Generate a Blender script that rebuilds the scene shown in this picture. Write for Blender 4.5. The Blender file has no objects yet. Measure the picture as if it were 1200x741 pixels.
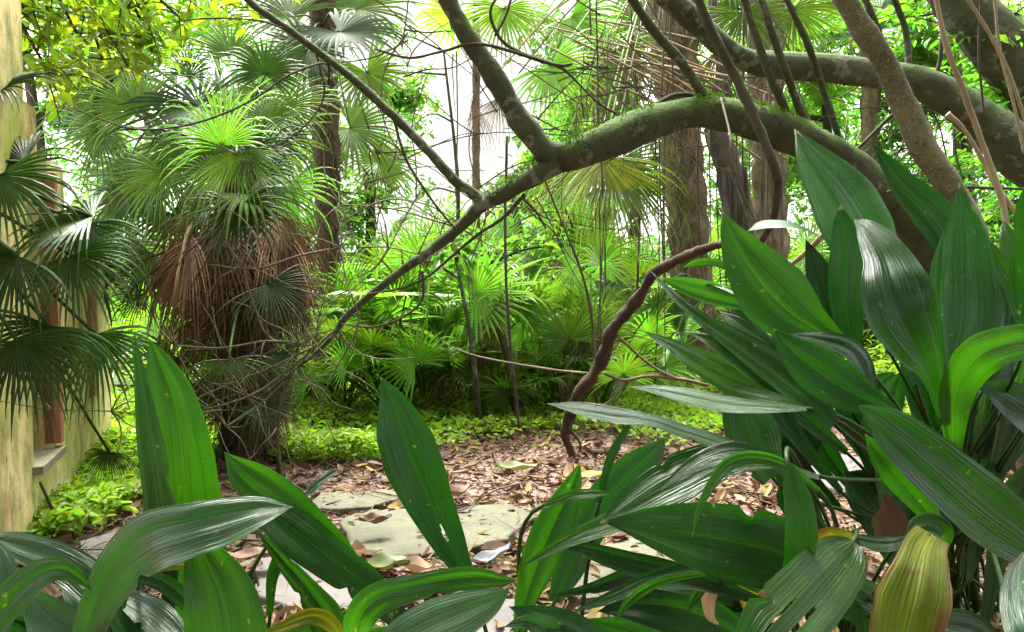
import bpy, math, random
import numpy as np
from mathutils import Vector, Matrix, noise as mnoise
R = math.radians
scn = bpy.context.scene
col = scn.collection
rnd = random.Random(11)

# ---------------------------------------------------------------- camera, world, sun, exposure
CAM = Vector((0, 0, 0.8)); F = 906.0
PITCH = math.atan(40.5 / F)
cam = bpy.data.cameras.new('camera'); co = bpy.data.objects.new('camera', cam); col.objects.link(co)
co.location = CAM; co.rotation_euler = (math.pi/2 - PITCH, 0, 0)
cam.sensor_width = 36; cam.angle = 2*math.atan(600/F); cam.clip_start = 0.02; cam.clip_end = 2000
scn.camera = co
FW = Vector((0, math.cos(PITCH), -math.sin(PITCH))); UP = Vector((0, math.sin(PITCH), math.cos(PITCH))); RT = Vector((1, 0, 0))
def P(x, y, d):
    return CAM + FW*d + RT*((x-600)/F*d) - UP*((y-370.5)/F*d)
def G(x, y, z=0.0):
    v = FW + RT*((x-600)/F) - UP*((y-370.5)/F)
    t = (z-CAM.z)/v.z
    return CAM + v*t

SUN_EL, SUN_AZ = 66, -20          # from behind the palms, slightly left
w = bpy.data.worlds.new('World'); scn.world = w; w.use_nodes = True
nt = w.node_tree; nt.nodes.clear()
sky = nt.nodes.new('ShaderNodeTexSky'); sky.sky_type = 'NISHITA'; sky.sun_disc = False
sky.sun_elevation = R(SUN_EL); sky.sun_rotation = R(SUN_AZ); sky.dust_density = 6; sky.air_density = 1.0; sky.ozone_density = 1
hs = nt.nodes.new('ShaderNodeHueSaturation'); hs.inputs['Saturation'].default_value = 0.22; hs.inputs['Value'].default_value = 1.9
bg = nt.nodes.new('ShaderNodeBackground'); bg.inputs['Strength'].default_value = 0.15
wo = nt.nodes.new('ShaderNodeOutputWorld')
nt.links.new(sky.outputs[0], hs.inputs['Color']); nt.links.new(hs.outputs[0], bg.inputs[0]); nt.links.new(bg.outputs[0], wo.inputs[0])
sun = bpy.data.lights.new('sun', 'SUN'); sun.energy = 3.6; sun.angle = R(16); sun.color = (1, .97, .9)
so = bpy.data.objects.new('sun', sun); col.objects.link(so)
sd = Vector((math.sin(R(SUN_AZ))*math.cos(R(SUN_EL)), math.cos(R(SUN_AZ))*math.cos(R(SUN_EL)), math.sin(R(SUN_EL))))
so.rotation_euler = sd.to_track_quat('Z', 'Y').to_euler()
scn.view_settings.view_transform = 'Standard'; scn.view_settings.look = 'None'; scn.view_settings.gamma = 1
scn.view_settings.use_curve_mapping = False
scn.view_settings.exposure = 2.0
scn.render.engine = 'CYCLES'
scn.cycles.use_denoising = True
scn.cycles.max_bounces = 7; scn.cycles.diffuse_bounces = 4; scn.cycles.glossy_bounces = 2; scn.cycles.transmission_bounces = 4
scn.cycles.caustics_reflective = False; scn.cycles.caustics_refractive = False

# ---------------------------------------------------------------- materials
def node(nt, t, **kw):
    n = nt.nodes.new(t)
    for k, v in kw.items():
        if k in n.inputs: n.inputs[k].default_value = v
        else: setattr(n, k, v)
    return n
def newmat(name):
    m = bpy.data.materials.new(name); m.use_nodes = True; m.node_tree.nodes.clear()
    return m, m.node_tree
def ramp(nt, fac, stops):
    r = nt.nodes.new('ShaderNodeValToRGB'); e = r.color_ramp.elements
    while len(e) < len(stops): e.new(.5)
    for i, (p, c) in enumerate(stops):
        e[i].position = p; e[i].color = (*c, 1) if len(c) == 3 else c
    nt.links.new(fac, r.inputs[0]); return r.outputs[0]
def mixc(nt, fac, a, b, mode='MIX'):
    m = nt.nodes.new('ShaderNodeMix'); m.data_type = 'RGBA'; m.blend_type = mode
    for s, v in ((0, fac), (6, a), (7, b)):
        if hasattr(v, 'is_linked') or isinstance(v, bpy.types.NodeSocket): nt.links.new(v, m.inputs[s])
        else: m.inputs[s].default_value = v if s == 0 else (*v, 1)
    return m.outputs[2]
def leafmat(name, c1, c2, transl=.35, tcol=None, rough=.35, spec=.5, vary=.12, ribs=0.0, spots=0.0, edge=None):
    """blade material: colour mottled by noise, translucent, optional fine ribs along the uv length"""
    m, nt = newmat(name)
    tc = node(nt, 'ShaderNodeTexCoord'); oi = node(nt, 'ShaderNodeObjectInfo'); gm = node(nt, 'ShaderNodeNewGeometry')
    n1 = node(nt, 'ShaderNodeTexNoise', Scale=6.0, Detail=3.0); nt.links.new(tc.outputs['Object'], n1.inputs['Vector'])
    base = ramp(nt, n1.outputs[0], [(.3, c1), (.7, c2)])
    hsv = node(nt, 'ShaderNodeHueSaturation')
    add = node(nt, 'ShaderNodeMath', operation='ADD'); nt.links.new(oi.outputs['Random'], add.inputs[0]); nt.links.new(gm.outputs['Random Per Island'], add.inputs[1])
    mr = node(nt, 'ShaderNodeMapRange'); mr.inputs[1].default_value = 0; mr.inputs[2].default_value = 2
    mr.inputs[3].default_value = 1-vary*2; mr.inputs[4].default_value = 1+vary*2
    nt.links.new(add.outputs[0], mr.inputs[0]); nt.links.new(mr.outputs[0], hsv.inputs['Value'])
    mh = node(nt, 'ShaderNodeMapRange'); mh.inputs[3].default_value = .5-vary*.13; mh.inputs[4].default_value = .5+vary*.1
    nt.links.new(gm.outputs['Random Per Island'], mh.inputs[0]); nt.links.new(mh.outputs[0], hsv.inputs['Hue'])
    nt.links.new(base, hsv.inputs['Color']); c = hsv.outputs[0]
    p = node(nt, 'ShaderNodeBsdfPrincipled', Roughness=rough); p.inputs['Specular IOR Level'].default_value = spec
    tcx = None
    if ribs:
        mp = node(nt, 'ShaderNodeMapping'); mp.inputs['Scale'].default_value = (ribs, .28, 1); nt.links.new(tc.outputs['UV'], mp.inputs[0])
        n2 = node(nt, 'ShaderNodeTexNoise', Scale=1.0, Detail=2.0, Roughness=.6, noise_dimensions='4D'); wr = node(nt, 'ShaderNodeMath', operation='MULTIPLY'); wr.inputs[1].default_value = 40; nt.links.new(oi.outputs['Random'], wr.inputs[0]); nt.links.new(wr.outputs[0], n2.inputs['W']); nt.links.new(mp.outputs[0], n2.inputs['Vector'])
        mp3 = node(nt, 'ShaderNodeMapping'); mp3.inputs['Scale'].default_value = (ribs*2.6, .3, 1); nt.links.new(tc.outputs['UV'], mp3.inputs[0])
        n3 = node(nt, 'ShaderNodeTexNoise', Scale=1.0, Detail=1.0); nt.links.new(mp3.outputs[0], n3.inputs['Vector'])
        ad = node(nt, 'ShaderNodeMath', operation='MULTIPLY_ADD'); ad.inputs[1].default_value = .35; nt.links.new(n3.outputs[0], ad.inputs[0]); nt.links.new(n2.outputs[0], ad.inputs[2])
        bp = node(nt, 'ShaderNodeBump', Strength=.8, Distance=.003); nt.links.new(ad.outputs[0], bp.inputs['Height']); nt.links.new(bp.outputs[0], p.inputs['Normal'])
        v = ramp(nt, ad.outputs[0], [(.45, (.82, .82, .82)), (.85, (1.15, 1.15, 1.08))])
        c = mixc(nt, 1.0, c, v, 'MULTIPLY')
        # pale midrib
        sx = node(nt, 'ShaderNodeSeparateXYZ'); nt.links.new(tc.outputs['UV'], sx.inputs[0])
        ab = node(nt, 'ShaderNodeMath', operation='ABSOLUTE'); nt.links.new(sx.outputs[0], ab.inputs[0])
        mm = ramp(nt, ab.outputs[0], [(0.0, (.4, .4, .4)), (.035, (0, 0, 0))])
        c = mixc(nt, mm, c, (c2[0]*2.2+.01, c2[1]*1.7, c2[2]*1.8))
        # roughness patches
        n4 = node(nt, 'ShaderNodeTexNoise', Scale=14.0, Detail=4.0); nt.links.new(tc.outputs['Object'], n4.inputs['Vector'])
        rr = ramp(nt, n4.outputs[0], [(.3, (rough-.08,)*3), (.7, (rough+.15,)*3)]); nt.links.new(rr, p.inputs['Roughness'])
        # scratches and little pale scars
        vo = node(nt, 'ShaderNodeTexVoronoi', Scale=1.0); mp2 = node(nt, 'ShaderNodeMapping'); mp2.inputs['Scale'].default_value = (9, 16, 1)
        nt.links.new(tc.outputs['UV'], mp2.inputs[0]); nt.links.new(mp2.outputs[0], vo.inputs['Vector'])
        sc = ramp(nt, vo.outputs['Distance'], [(.0, (1, 1, 1)), (.07, (0, 0, 0))])
        c = mixc(nt, sc, c, (.25, .3, .12))
        # dust film, blotches and a dried brown tip on some blades
        n5 = node(nt, 'ShaderNodeTexNoise', Scale=11.0, Detail=7.0, Roughness=.75); nt.links.new(tc.outputs['Object'], n5.inputs['Vector'])
        du = ramp(nt, n5.outputs[0], [(.50, (0, 0, 0)), (.8, (.16, .16, .16))]); c = mixc(nt, du, c, (.05, .07, .03))
        n6 = node(nt, 'ShaderNodeTexNoise', Scale=70.0, Detail=3.0); nt.links.new(tc.outputs['Object'], n6.inputs['Vector'])
        fl = ramp(nt, n6.outputs[0], [(.70, (0, 0, 0)), (.74, (.8, .8, .8))]); c = mixc(nt, fl, c, (.12, .10, .03))
        tpn = node(nt, 'ShaderNodeMath', operation='MULTIPLY_ADD'); tpn.inputs[1].default_value = .25; nt.links.new(n5.outputs[0], tpn.inputs[0]); nt.links.new(sx.outputs[1], tpn.inputs[2])
        tpr = node(nt, 'ShaderNodeMath', operation='MULTIPLY_ADD'); tpr.inputs[1].default_value = -.22; nt.links.new(oi.outputs['Random'], tpr.inputs[0]); nt.links.new(tpn.outputs[0], tpr.inputs[2])
        tip = ramp(nt, tpr.outputs[0], [(.06, (1, 1, 1)), (.13, (0, 0, 0))]); c = mixc(nt, tip, c, (.16, .10, .04))
        if edge:
            em = ramp(nt, ab.outputs[0], [(.8, (0, 0, 0)), (.97, (1, 1, 1))]); c = mixc(nt, em, c, edge)
    if spots:
        ns = node(nt, 'ShaderNodeTexNoise', Scale=22.0, Detail=5.0); nt.links.new(tc.outputs['Object'], ns.inputs['Vector'])
        sp = ramp(nt, ns.outputs[0], [(.56, (0, 0, 0)), (.66, (spots,)*3)]); c = mixc(nt, sp, c, (.09, .045, .012))
    nt.links.new(c, p.inputs['Base Color'])
    tr = node(nt, 'ShaderNodeBsdfTranslucent')
    tm = mixc(nt, 1.0, c, tcol or (1.6, 1.9, .9), 'MULTIPLY'); nt.links.new(tm, tr.inputs[0])
    ms = node(nt, 'ShaderNodeMixShader'); ms.inputs[0].default_value = transl
    nt.links.new(p.outputs[0], ms.inputs[1]); nt.links.new(tr.outputs[0], ms.inputs[2])
    o = node(nt, 'ShaderNodeOutputMaterial'); nt.links.new(ms.outputs[0], o.inputs[0]); return m
def surf(name, stops, scale=5, stretch=(1, 1, 1), rough=.85, bump=.4, bdist=.01, detail=8, moss=None, over=None, spec=.3, coords='Object'):
    """opaque material; moss=(colour, low, high) grows on upward faces; over=(scale, lo, hi, colour) is a second stain layer"""
    m, nt = newmat(name)
    tc = node(nt, 'ShaderNodeTexCoord'); mp = node(nt, 'ShaderNodeMapping'); mp.inputs['Scale'].default_value = stretch
    nt.links.new(tc.outputs[coords], mp.inputs[0])
    n1 = node(nt, 'ShaderNodeTexNoise', Scale=scale, Detail=detail, Roughness=.65); nt.links.new(mp.outputs[0], n1.inputs['Vector'])
    c = ramp(nt, n1.outputs[0], stops)
    if over:
        for (s, lo, hi, oc) in over:
            n2 = node(nt, 'ShaderNodeTexNoise', Scale=s, Detail=6.0, Roughness=.7); nt.links.new(mp.outputs[0], n2.inputs['Vector'])
            f = ramp(nt, n2.outputs[0], [(lo, (0, 0, 0)), (hi, (1, 1, 1))]); c = mixc(nt, f, c, oc)
    if moss:
        gm = node(nt, 'ShaderNodeNewGeometry'); sx = node(nt, 'ShaderNodeSeparateXYZ'); nt.links.new(gm.outputs['Normal'], sx.inputs[0])
        n3 = node(nt, 'ShaderNodeTexNoise', Scale=moss[3] if len(moss) > 3 else 9.0, Detail=6.0); nt.links.new(tc.outputs['Object'], n3.inputs['Vector'])
        a = node(nt, 'ShaderNodeMath', operation='MULTIPLY_ADD'); a.inputs[1].default_value = .5
        nt.links.new(sx.outputs[2], a.inputs[0]); nt.links.new(n3.outputs[0], a.inputs[2])
        f = ramp(nt, a.outputs[0], [(moss[1], (0, 0, 0)), (moss[2], (1, 1, 1))]); c = mixc(nt, f, c, moss[0])
    p = node(nt, 'ShaderNodeBsdfPrincipled', Roughness=rough); p.inputs['Specular IOR Level'].default_value = spec
    nt.links.new(c, p.inputs['Base Color'])
    nb = node(nt, 'ShaderNodeTexNoise', Scale=scale*4, Detail=8.0, Roughness=.7); nt.links.new(mp.outputs[0], nb.inputs['Vector'])
    bp = node(nt, 'ShaderNodeBump', Strength=bump, Distance=bdist); nt.links.new(nb.outputs[0], bp.inputs['Height']); nt.links.new(bp.outputs[0], p.inputs['Normal'])
    o = node(nt, 'ShaderNodeOutputMaterial'); nt.links.new(p.outputs[0], o.inputs[0]); return m

M = {}
M['aspi'] = leafmat('aspidistra_mature', (.0035, .0190, .0022), (.012, .043, .004), .19, (1.3, 3.2, .3), .24, .24, .15, ribs=13)
M['aspi_young_lit'] = leafmat('aspidistra_young_lit', (.010, .037, .002), (.022, .064, .004), .34, (1.7, 2.9, .25), .28, .25, .12, ribs=13)  # young green, brightened in its colour to stand for backlight on some blades
M['aspi_pale'] = leafmat('aspidistra_sheen', (.006, .032, .004), (.016, .060, .007), .18, (1.3, 2.7, .35), .28, .5, .12, ribs=13)  # paler green and extra gloss put the sky sheen into these blades
M['aspi_yellow'] = leafmat('aspidistra_yellowing', (.035, .075, .003), (.13, .14, .006), .35, (1.3, 1.3, .3), .42, .2, .12, ribs=11, spots=1.0, edge=(.10, .055, .015))
M['stalk'] = leafmat('leaf_stalk', (.01, .03, .006), (.022, .055, .01), .1, None, .5, .15)
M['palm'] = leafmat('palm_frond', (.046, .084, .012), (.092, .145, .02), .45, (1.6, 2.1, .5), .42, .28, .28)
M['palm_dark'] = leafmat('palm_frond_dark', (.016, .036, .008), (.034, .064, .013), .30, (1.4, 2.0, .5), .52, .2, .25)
M['palm_bright'] = leafmat('palm_frond_young_lit', (.11, .25, .022), (.20, .35, .04), .45, (1.25, 1.7, .55), .36, .5, .25)  # young frond green, also the brightened copy for backlit older fronds
M['palm_yellow'] = leafmat('palm_frond_yellowing', (.10, .16, .02), (.24, .24, .04), .45, (1.4, 1.5, .6), .45, .3, .3)
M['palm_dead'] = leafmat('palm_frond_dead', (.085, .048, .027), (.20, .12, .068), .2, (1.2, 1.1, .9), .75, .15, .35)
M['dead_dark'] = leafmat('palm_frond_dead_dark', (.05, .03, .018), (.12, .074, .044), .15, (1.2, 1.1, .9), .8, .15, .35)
M['broad'] = leafmat('broad_leaf', (.05, .15, .02), (.10, .24, .03), .5, (1.6, 1.9, .5), .42, .4, .3)
M['broad_far'] = leafmat('broad_leaf_far', (.08, .20, .03), (.15, .30, .05), .5, (1.5, 1.7, .6), .5, .3, .3)
M['broad_olive'] = leafmat('broad_leaf_olive', (.07, .13, .012), (.14, .22, .02), .48, (1.7, 1.7, .4), .42, .4, .3)
M['cover'] = leafmat('ground_cover_leaf', (.14, .25, .02), (.25, .37, .04), .45, (1.5, 1.6, .5), .5, .3, .3)
M['litter'] = leafmat('dry_leaf', (.07, .036, .015), (.20, .120, .052), .1, (1.1, 1, .8), .75, .2, .45)
M['litter_tan'] = leafmat('dry_leaf_tan', (.17, .105, .055), (.27, .185, .11), .15, (1.1, 1, .8), .7, .2, .3)
M['dry_veined'] = leafmat('dry_leaf_veined', (.035, .018, .011), (.085, .045, .028), .1, (1.1, 1, .8), .6, .25, .2, ribs=5)
M['litter_orange'] = leafmat('dry_leaf_orange', (.62, .22, .02), (.75, .36, .03), .15, (1.1, 1, .8), .6, .25, .1)
M['litter_green'] = leafmat('fallen_leaf_olive', (.05, .08, .012), (.11, .12, .03), .15, (1.2, 1.2, .7), .5, .3, .2)
M['litter_grey'] = leafmat('dry_leaf_grey', (.12, .12, .13), (.20, .20, .21), .1, (1, 1, 1), .5, .4, .2)
M['litter_brown'] = leafmat('dry_leaf_brown', (.055, .027, .015), (.12, .065, .038), .1, (1.1, 1, .8), .6, .3, .2)
M['bark'] = surf('limb_bark', [(.3, (.026, .027, .013)), (.7, (.068, .071, .036))], 7, (1, 1, 1), .85, 1.0, .02, moss=((.05, .085, .012), .62, .95, 5), over=[(13, .56, .60, (.12, .125, .09)), (30, .6, .68, (.02, .017, .011))])
M['bark_moss'] = surf('mossy_limb_bark', [(.3, (.024, .025, .011)), (.7, (.06, .064, .028))], 7, (1, 1, 1), .9, 1.0, .025, moss=((.055, .105, .010), .56, .84, 16), over=[(11, .57, .61, (.10, .105, .075)), (26, .58, .66, (.018, .015, .01))])
M['bark_speck'] = surf('speckled_bark', [(.35, (.05, .043, .022)), (.65, (.125, .11, .062))], 9, (1, 1, 1), .9, 1, .008, over=[(130, .54, .64, (.19, .16, .105)), (90, .60, .66, (.03, .02, .014))])
M['bark_brown'] = surf('brown_bark', [(.3, (.016, .009, .006)), (.7, (.07, .037, .022))], 14, (1, 1, .25), .9, 1, .01)
M['bark_dark'] = surf('dark_bark', [(.3, (.018, .014, .01)), (.7, (.065, .052, .035))], 12, (1, 1, .5), .9, .8, .006)
M['twig'] = surf('bare_twig', [(.3, (.045, .034, .022)), (.7, (.13, .10, .065))], 12, (1, 1, .4), .85, .5, .004)
M['cane'] = surf('tan_cane', [(.3, (.12, .078, .042)), (.7, (.25, .18, .11))], 9, (1, 1, .3), .7, .4, .004)
M['fibre'] = surf('palm_trunk_fibre', [(.3, (.04, .030, .016)), (.55, (.14, .105, .058)), (.75, (.27, .21, .125))], 14, (1, 1, .35), .95, 1, .02)
M['fibre_dark'] = surf('palm_trunk_fibre_dark', [(.3, (.022, .014, .01)), (.7, (.11, .065, .04))], 14, (1, 1, .35), .95, 1, .02)

# ---------------------------------------------------------------- helpers
def mesh(name, v, f, mat, uv=None, smooth=True):
    me = bpy.data.meshes.new(name)
    me.from_pydata([tuple(a) for a in v], [], f)
    if smooth: me.polygons.foreach_set('use_smooth', [True]*len(me.polygons))
    if uv is not None:
        ul = me.uv_layers.new(name='uv'); li = np.zeros(len(me.loops), dtype=np.int32); me.loops.foreach_get('vertex_index', li)
        ul.data.foreach_set('uv', np.asarray(uv, dtype=np.float32)[li].ravel())
    me.materials.append(mat); me.update(); return me
def ob(name, me, parent=None, loc=None):
    o = bpy.data.objects.new(name, me); col.objects.link(o)
    if loc is not None: o.location = loc
    if parent is not None: o.parent = parent
    return o
def tag(o, label=None, cat=None, group=None, kind=None):
    if label: o['label'] = label
    if cat: o['category'] = cat
    if group: o['group'] = group
    if kind: o['kind'] = kind
    return o
def empty(name, loc, label, cat, group=None):
    o = bpy.data.objects.new(name, None); col.objects.link(o); o.location = loc; o.empty_display_size = .1
    return tag(o, label, cat, group)
def copy_tree(o, parent=None):
    c = o.copy(); col.objects.link(c); c.parent = parent
    for ch in list(o.children): copy_tree(ch, c)
    return c
def spline(pts, n):
    """Catmull-Rom through rows of numbers, n samples, even in chord length"""
    a = np.array(pts, dtype=float)
    if len(a) == 2: return a[0] + (a[1]-a[0])*np.linspace(0, 1, n)[:, None]
    L = np.concatenate([[0], np.cumsum(np.linalg.norm(np.diff(a[:, :min(3, a.shape[1])], axis=0), axis=1)+1e-9)]); L /= L[-1]
    e = np.vstack([2*a[0]-a[1], a, 2*a[-1]-a[-2]])
    out = []
    for t in np.linspace(0, 1, n):
        i = min(max(int(np.searchsorted(L, t))-1, 0), len(a)-2)
        u = (t-L[i])/(L[i+1]-L[i]); p0, p1, p2, p3 = e[i], e[i+1], e[i+2], e[i+3]
        out.append(.5*((2*p1)+(-p0+p2)*u+(2*p0-5*p1+4*p2-p3)*u*u+(-p0+3*p1-3*p2+p3)*u**3))
    return np.array(out)
def tube_vf(pts, rad, segs=8, rough=0.0, seed=0, base=0):
    """tube through world points with radius per point"""
    pts = [Vector(p) for p in pts]; v = []; f = []; n = len(pts)
    t0 = (pts[1]-pts[0]).normalized(); u = t0.orthogonal().normalized()
    for i, p in enumerate(pts):
        t = (pts[min(i+1, n-1)]-pts[max(i-1, 0)]).normalized()
        u = (u-t*u.dot(t)).normalized(); b = t.cross(u)
        for k in range(segs):
            a = 2*math.pi*k/segs; dr = u*math.cos(a)+b*math.sin(a); r = rad[i]
            if rough:
                q = p+dr*r; r *= 1+rough*mnoise.noise(q*(0.6/max(rad[0], .004))+Vector((seed, 0, 0)))+rough*.5*mnoise.noise(q*(2/max(rad[0], .004)))
            v.append(p+dr*r)
    for i in range(n-1):
        for k in range(segs):
            a = base+i*segs+k; b2 = base+i*segs+(k+1) % segs; f.append((a, b2, b2+segs, a+segs))
    f.append(tuple(base+k for k in range(segs))[::-1]); f.append(tuple(base+(n-1)*segs+k for k in range(segs)))
    return v, f
def branch(name, pix, mat, parent=None, n=None, segs=12, rough=.22, seed=0):
    """pix rows (x, y, diameter in px, depth)"""
    n = n or max(8, len(pix)*6)
    s = spline(pix, n); pts = [P(a[0], a[1], a[3]) for a in s]; rad = [max(a[2], .6)*.44/F*a[3] for a in s]
    v, f = tube_vf(pts, rad, segs, rough, seed)
    return ob(name, mesh(name, v, f, mat), parent)
class MB:
    def __init__(s): s.v = []; s.f = []
    def add(s, v, f):
        b = len(s.v); s.v += list(v); s.f += [tuple(i+b for i in q) for q in f]
    def tube(s, pts, rad, segs=5, rough=0.0):
        v, f = tube_vf(pts, rad, segs, rough); s.add(v, f)
    def box(s, c, sz, rz=0):
        c = Vector(c); m = Matrix.Rotation(rz, 3, 'Z')
        v = [c+m@Vector((x*sz[0]/2, y*sz[1]/2, z*sz[2]/2)) for x in (-1, 1) for y in (-1, 1) for z in (-1, 1)]
        s.add(v, [(0, 1, 3, 2), (4, 6, 7, 5), (0, 4, 5, 1), (2, 3, 7, 6), (0, 2, 6, 4), (1, 5, 7, 3)])
    def build(s, name, mat, parent=None, smooth=True): return ob(name, mesh(name, s.v, s.f, mat, smooth=smooth), parent)
    def build_w(s, name, mat, parent, smooth=False):
        o = s.build(name, mat, parent, smooth); o.location = -parent.location; return o

def leaves_cloud(centres, size, r, droop=.3, aspect=.42, jitter=.35):
    """many small folded leaves (pointed ovals, 6 verts) at the given centres; returns v, f as arrays"""
    n = len(centres); c = np.asarray(centres)
    th = r.uniform(0, 2*math.pi, n); ph = r.normal(-droop, .45, n)
    a = np.stack([np.cos(th)*np.cos(ph), np.sin(th)*np.cos(ph), np.sin(ph)], 1)
    up = np.stack([r.normal(0, .45, n), r.normal(0, .45, n), np.ones(n)], 1)
    sd_ = np.cross(a, up); sd_ /= np.linalg.norm(sd_, axis=1)[:, None]+1e-9; nn = np.cross(sd_, a)
    s = size*(1+r.normal(0, jitter, n).clip(-.6, .9)); s = s[:, None]; w_ = s*aspect*.5
    p0 = c; p1 = c+a*s*.4+sd_*w_+nn*w_*.35; p2 = c+a*s*.45-nn*w_*.15; p3 = c+a*s*.4-sd_*w_+nn*w_*.35; p4 = c+a*s-nn*s*.12
    p5 = c+a*s*.75+sd_*w_*.6+nn*w_*.15; p6 = c+a*s*.75-sd_*w_*.6+nn*w_*.15
    v = np.stack([p0, p1, p2, p3, p4, p5, p6], 1).reshape(-1, 3)
    b = (np.arange(n)*7)[:, None]
    f = np.concatenate([b+np.array([0, 1, 2, 2]), b+np.array([0, 2, 3, 3]), b+np.array([2, 1, 5, 4]), b+np.array([2, 4, 6, 3])], 1).reshape(-1, 4)
    return v, f
def cloud_obj(name, v, f, mat, parent=None, smooth=False):
    me = bpy.data.meshes.new(name); nv = len(v)
    f = np.asarray(f); tri = f[:, 2] == f[:, 3]
    faces = [tuple(q[:3]) if t else tuple(q) for q, t in zip(f.tolist(), tri.tolist())]
    me.from_pydata(v.tolist(), [], faces); me.materials.append(mat)
    if smooth: me.polygons.foreach_set('use_smooth', [True]*len(me.polygons))
    me.update(); return ob(name, me, parent)

# ---------------------------------------------------------------- ground
def ground_z(x, y):
    return .018*mnoise.noise(Vector((x*1.3, y*1.3, 0)))+.01*mnoise.noise(Vector((x*5, y*5, 3))) if y < 12 else 0
gv, gf = [], []
xs = list(np.concatenate([[-120, -60, -30, -15], np.arange(-8, 8.01, .12), [15, 30, 60, 120]])); ys = list(np.concatenate([[-60, -20, -6], np.arange(-2, 9.01, .12), [12, 16, 24, 50, 120]]))
for y in ys:
    for x in xs: gv.append((x, y, ground_z(x, y)))
for j in range(len(ys)-1):
    for i in range(len(xs)-1): a = j*len(xs)+i; gf.append((a, a+1, a+1+len(xs), a+len(xs)))
soil = surf('forest_soil', [(.3, (.06, .035, .025)), (.5, (.15, .095, .07)), (.7, (.26, .18, .14))], 9, (1, 1, 1), .95, 1, .02, over=[(60, .5, .6, (.30, .21, .17)), (45, .55, .62, (.04, .022, .016))])
tag(ob('ground', mesh('ground', gv, gf, soil)), kind='structure')

# flagstones of the path (pixel outline on the ground)
M['stone'] = surf('flagstone', [(.3, (.06, .058, .038)), (.7, (.12, .115, .078))], 5, (1, 1, 1), .9, .9, .01, over=[(9, .52, .66, (.10, .11, .045)), (5, .55, .65, (.06, .05, .035)), (60, .64, .7, (.12, .09, .06))])
M['stone_grey'] = surf('flagstone_grey', [(.3, (.06, .053, .05)), (.7, (.125, .112, .107))], 5, (1, 1, 1), .9, .5, .006, over=[(50, .62, .7, (.12, .09, .07))])
def slab(outline, mat, label, h=.028):
    pts = [G(x, y, h) for x, y in outline]; n = len(pts); SLABS.append(np.array([(q.x, q.y) for q in pts]))
    # subdivide and roughen outline
    o2 = []
    for i in range(n):
        a, b = pts[i], pts[(i+1) % n]
        for k in range(6):
            q = a.lerp(b, k/6); o2.append(q+Vector((mnoise.noise(q*7), mnoise.noise(q*7+Vector((9, 0, 0))), 0))*.03+Vector((mnoise.noise(q*25), mnoise.noise(q*25+Vector((9, 0, 0))), 0))*.008)
    c = sum(o2, Vector())/len(o2); m_ = len(o2); v = [c]; f = []
    for k, (s, z) in enumerate(((.5, 0), (.96, .0), (.994, -.002), (1.0, -.008), (1.0, -.075))):
        for q in o2: qq = c.lerp(q, s); qq.z = h+z+(.004*mnoise.noise(qq*6) if k < 4 else 0); v.append(qq)
    for i in range(m_): f.append((0, 1+i, 1+(i+1) % m_))
    for k in range(4):
        for i in range(m_): a = 1+k*m_+i; b = 1+k*m_+(i+1) % m_; f.append((a, a+m_, b+m_, b))
    v = [q-c for q in v]
    return tag(ob('flagstone', mesh('flagstone', v, f, mat), None, c), label, 'paving stone', 'flagstones of the path')
SLABS = []
slab([(403, 640), (408, 607), (440, 596), (600, 590), (628, 606), (600, 630), (520, 645), (450, 652)], M['stone'], 'large pale olive flagstone with a mossy front edge in the middle of the path')
slab([(362, 596), (372, 577), (455, 573), (470, 582), (440, 594)], M['stone'], 'small flagstone just behind the large pale one')
slab([(300, 690), (298, 650), (345, 650), (420, 672), (440, 690), (400, 712), (330, 712)], M['stone_grey'], 'grey flagstone half hidden by the leaves in front of the large one')
slab([(75, 655), (92, 634), (165, 612), (205, 620), (210, 655), (150, 672)], M['stone_grey'], 'grey flagstone beside the yellow wall, strewn with debris')
slab([(640, 690), (668, 650), (740, 628), (790, 640), (790, 672), (720, 705)], M['stone'], 'pale flagstone behind the drooping dark leaves, right of the large one')
slab([(930, 560), (945, 535), (1000, 532), (1020, 556), (990, 575)], M['stone_grey'], 'pale flagstone glimpsed through the stalks of the big clump')
slab([(480, 741), (520, 700), (600, 700), (650, 720), (640, 765), (520, 775)], M['stone_grey'], 'grey flagstone nearest the camera beneath the glossy leaves')

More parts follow.
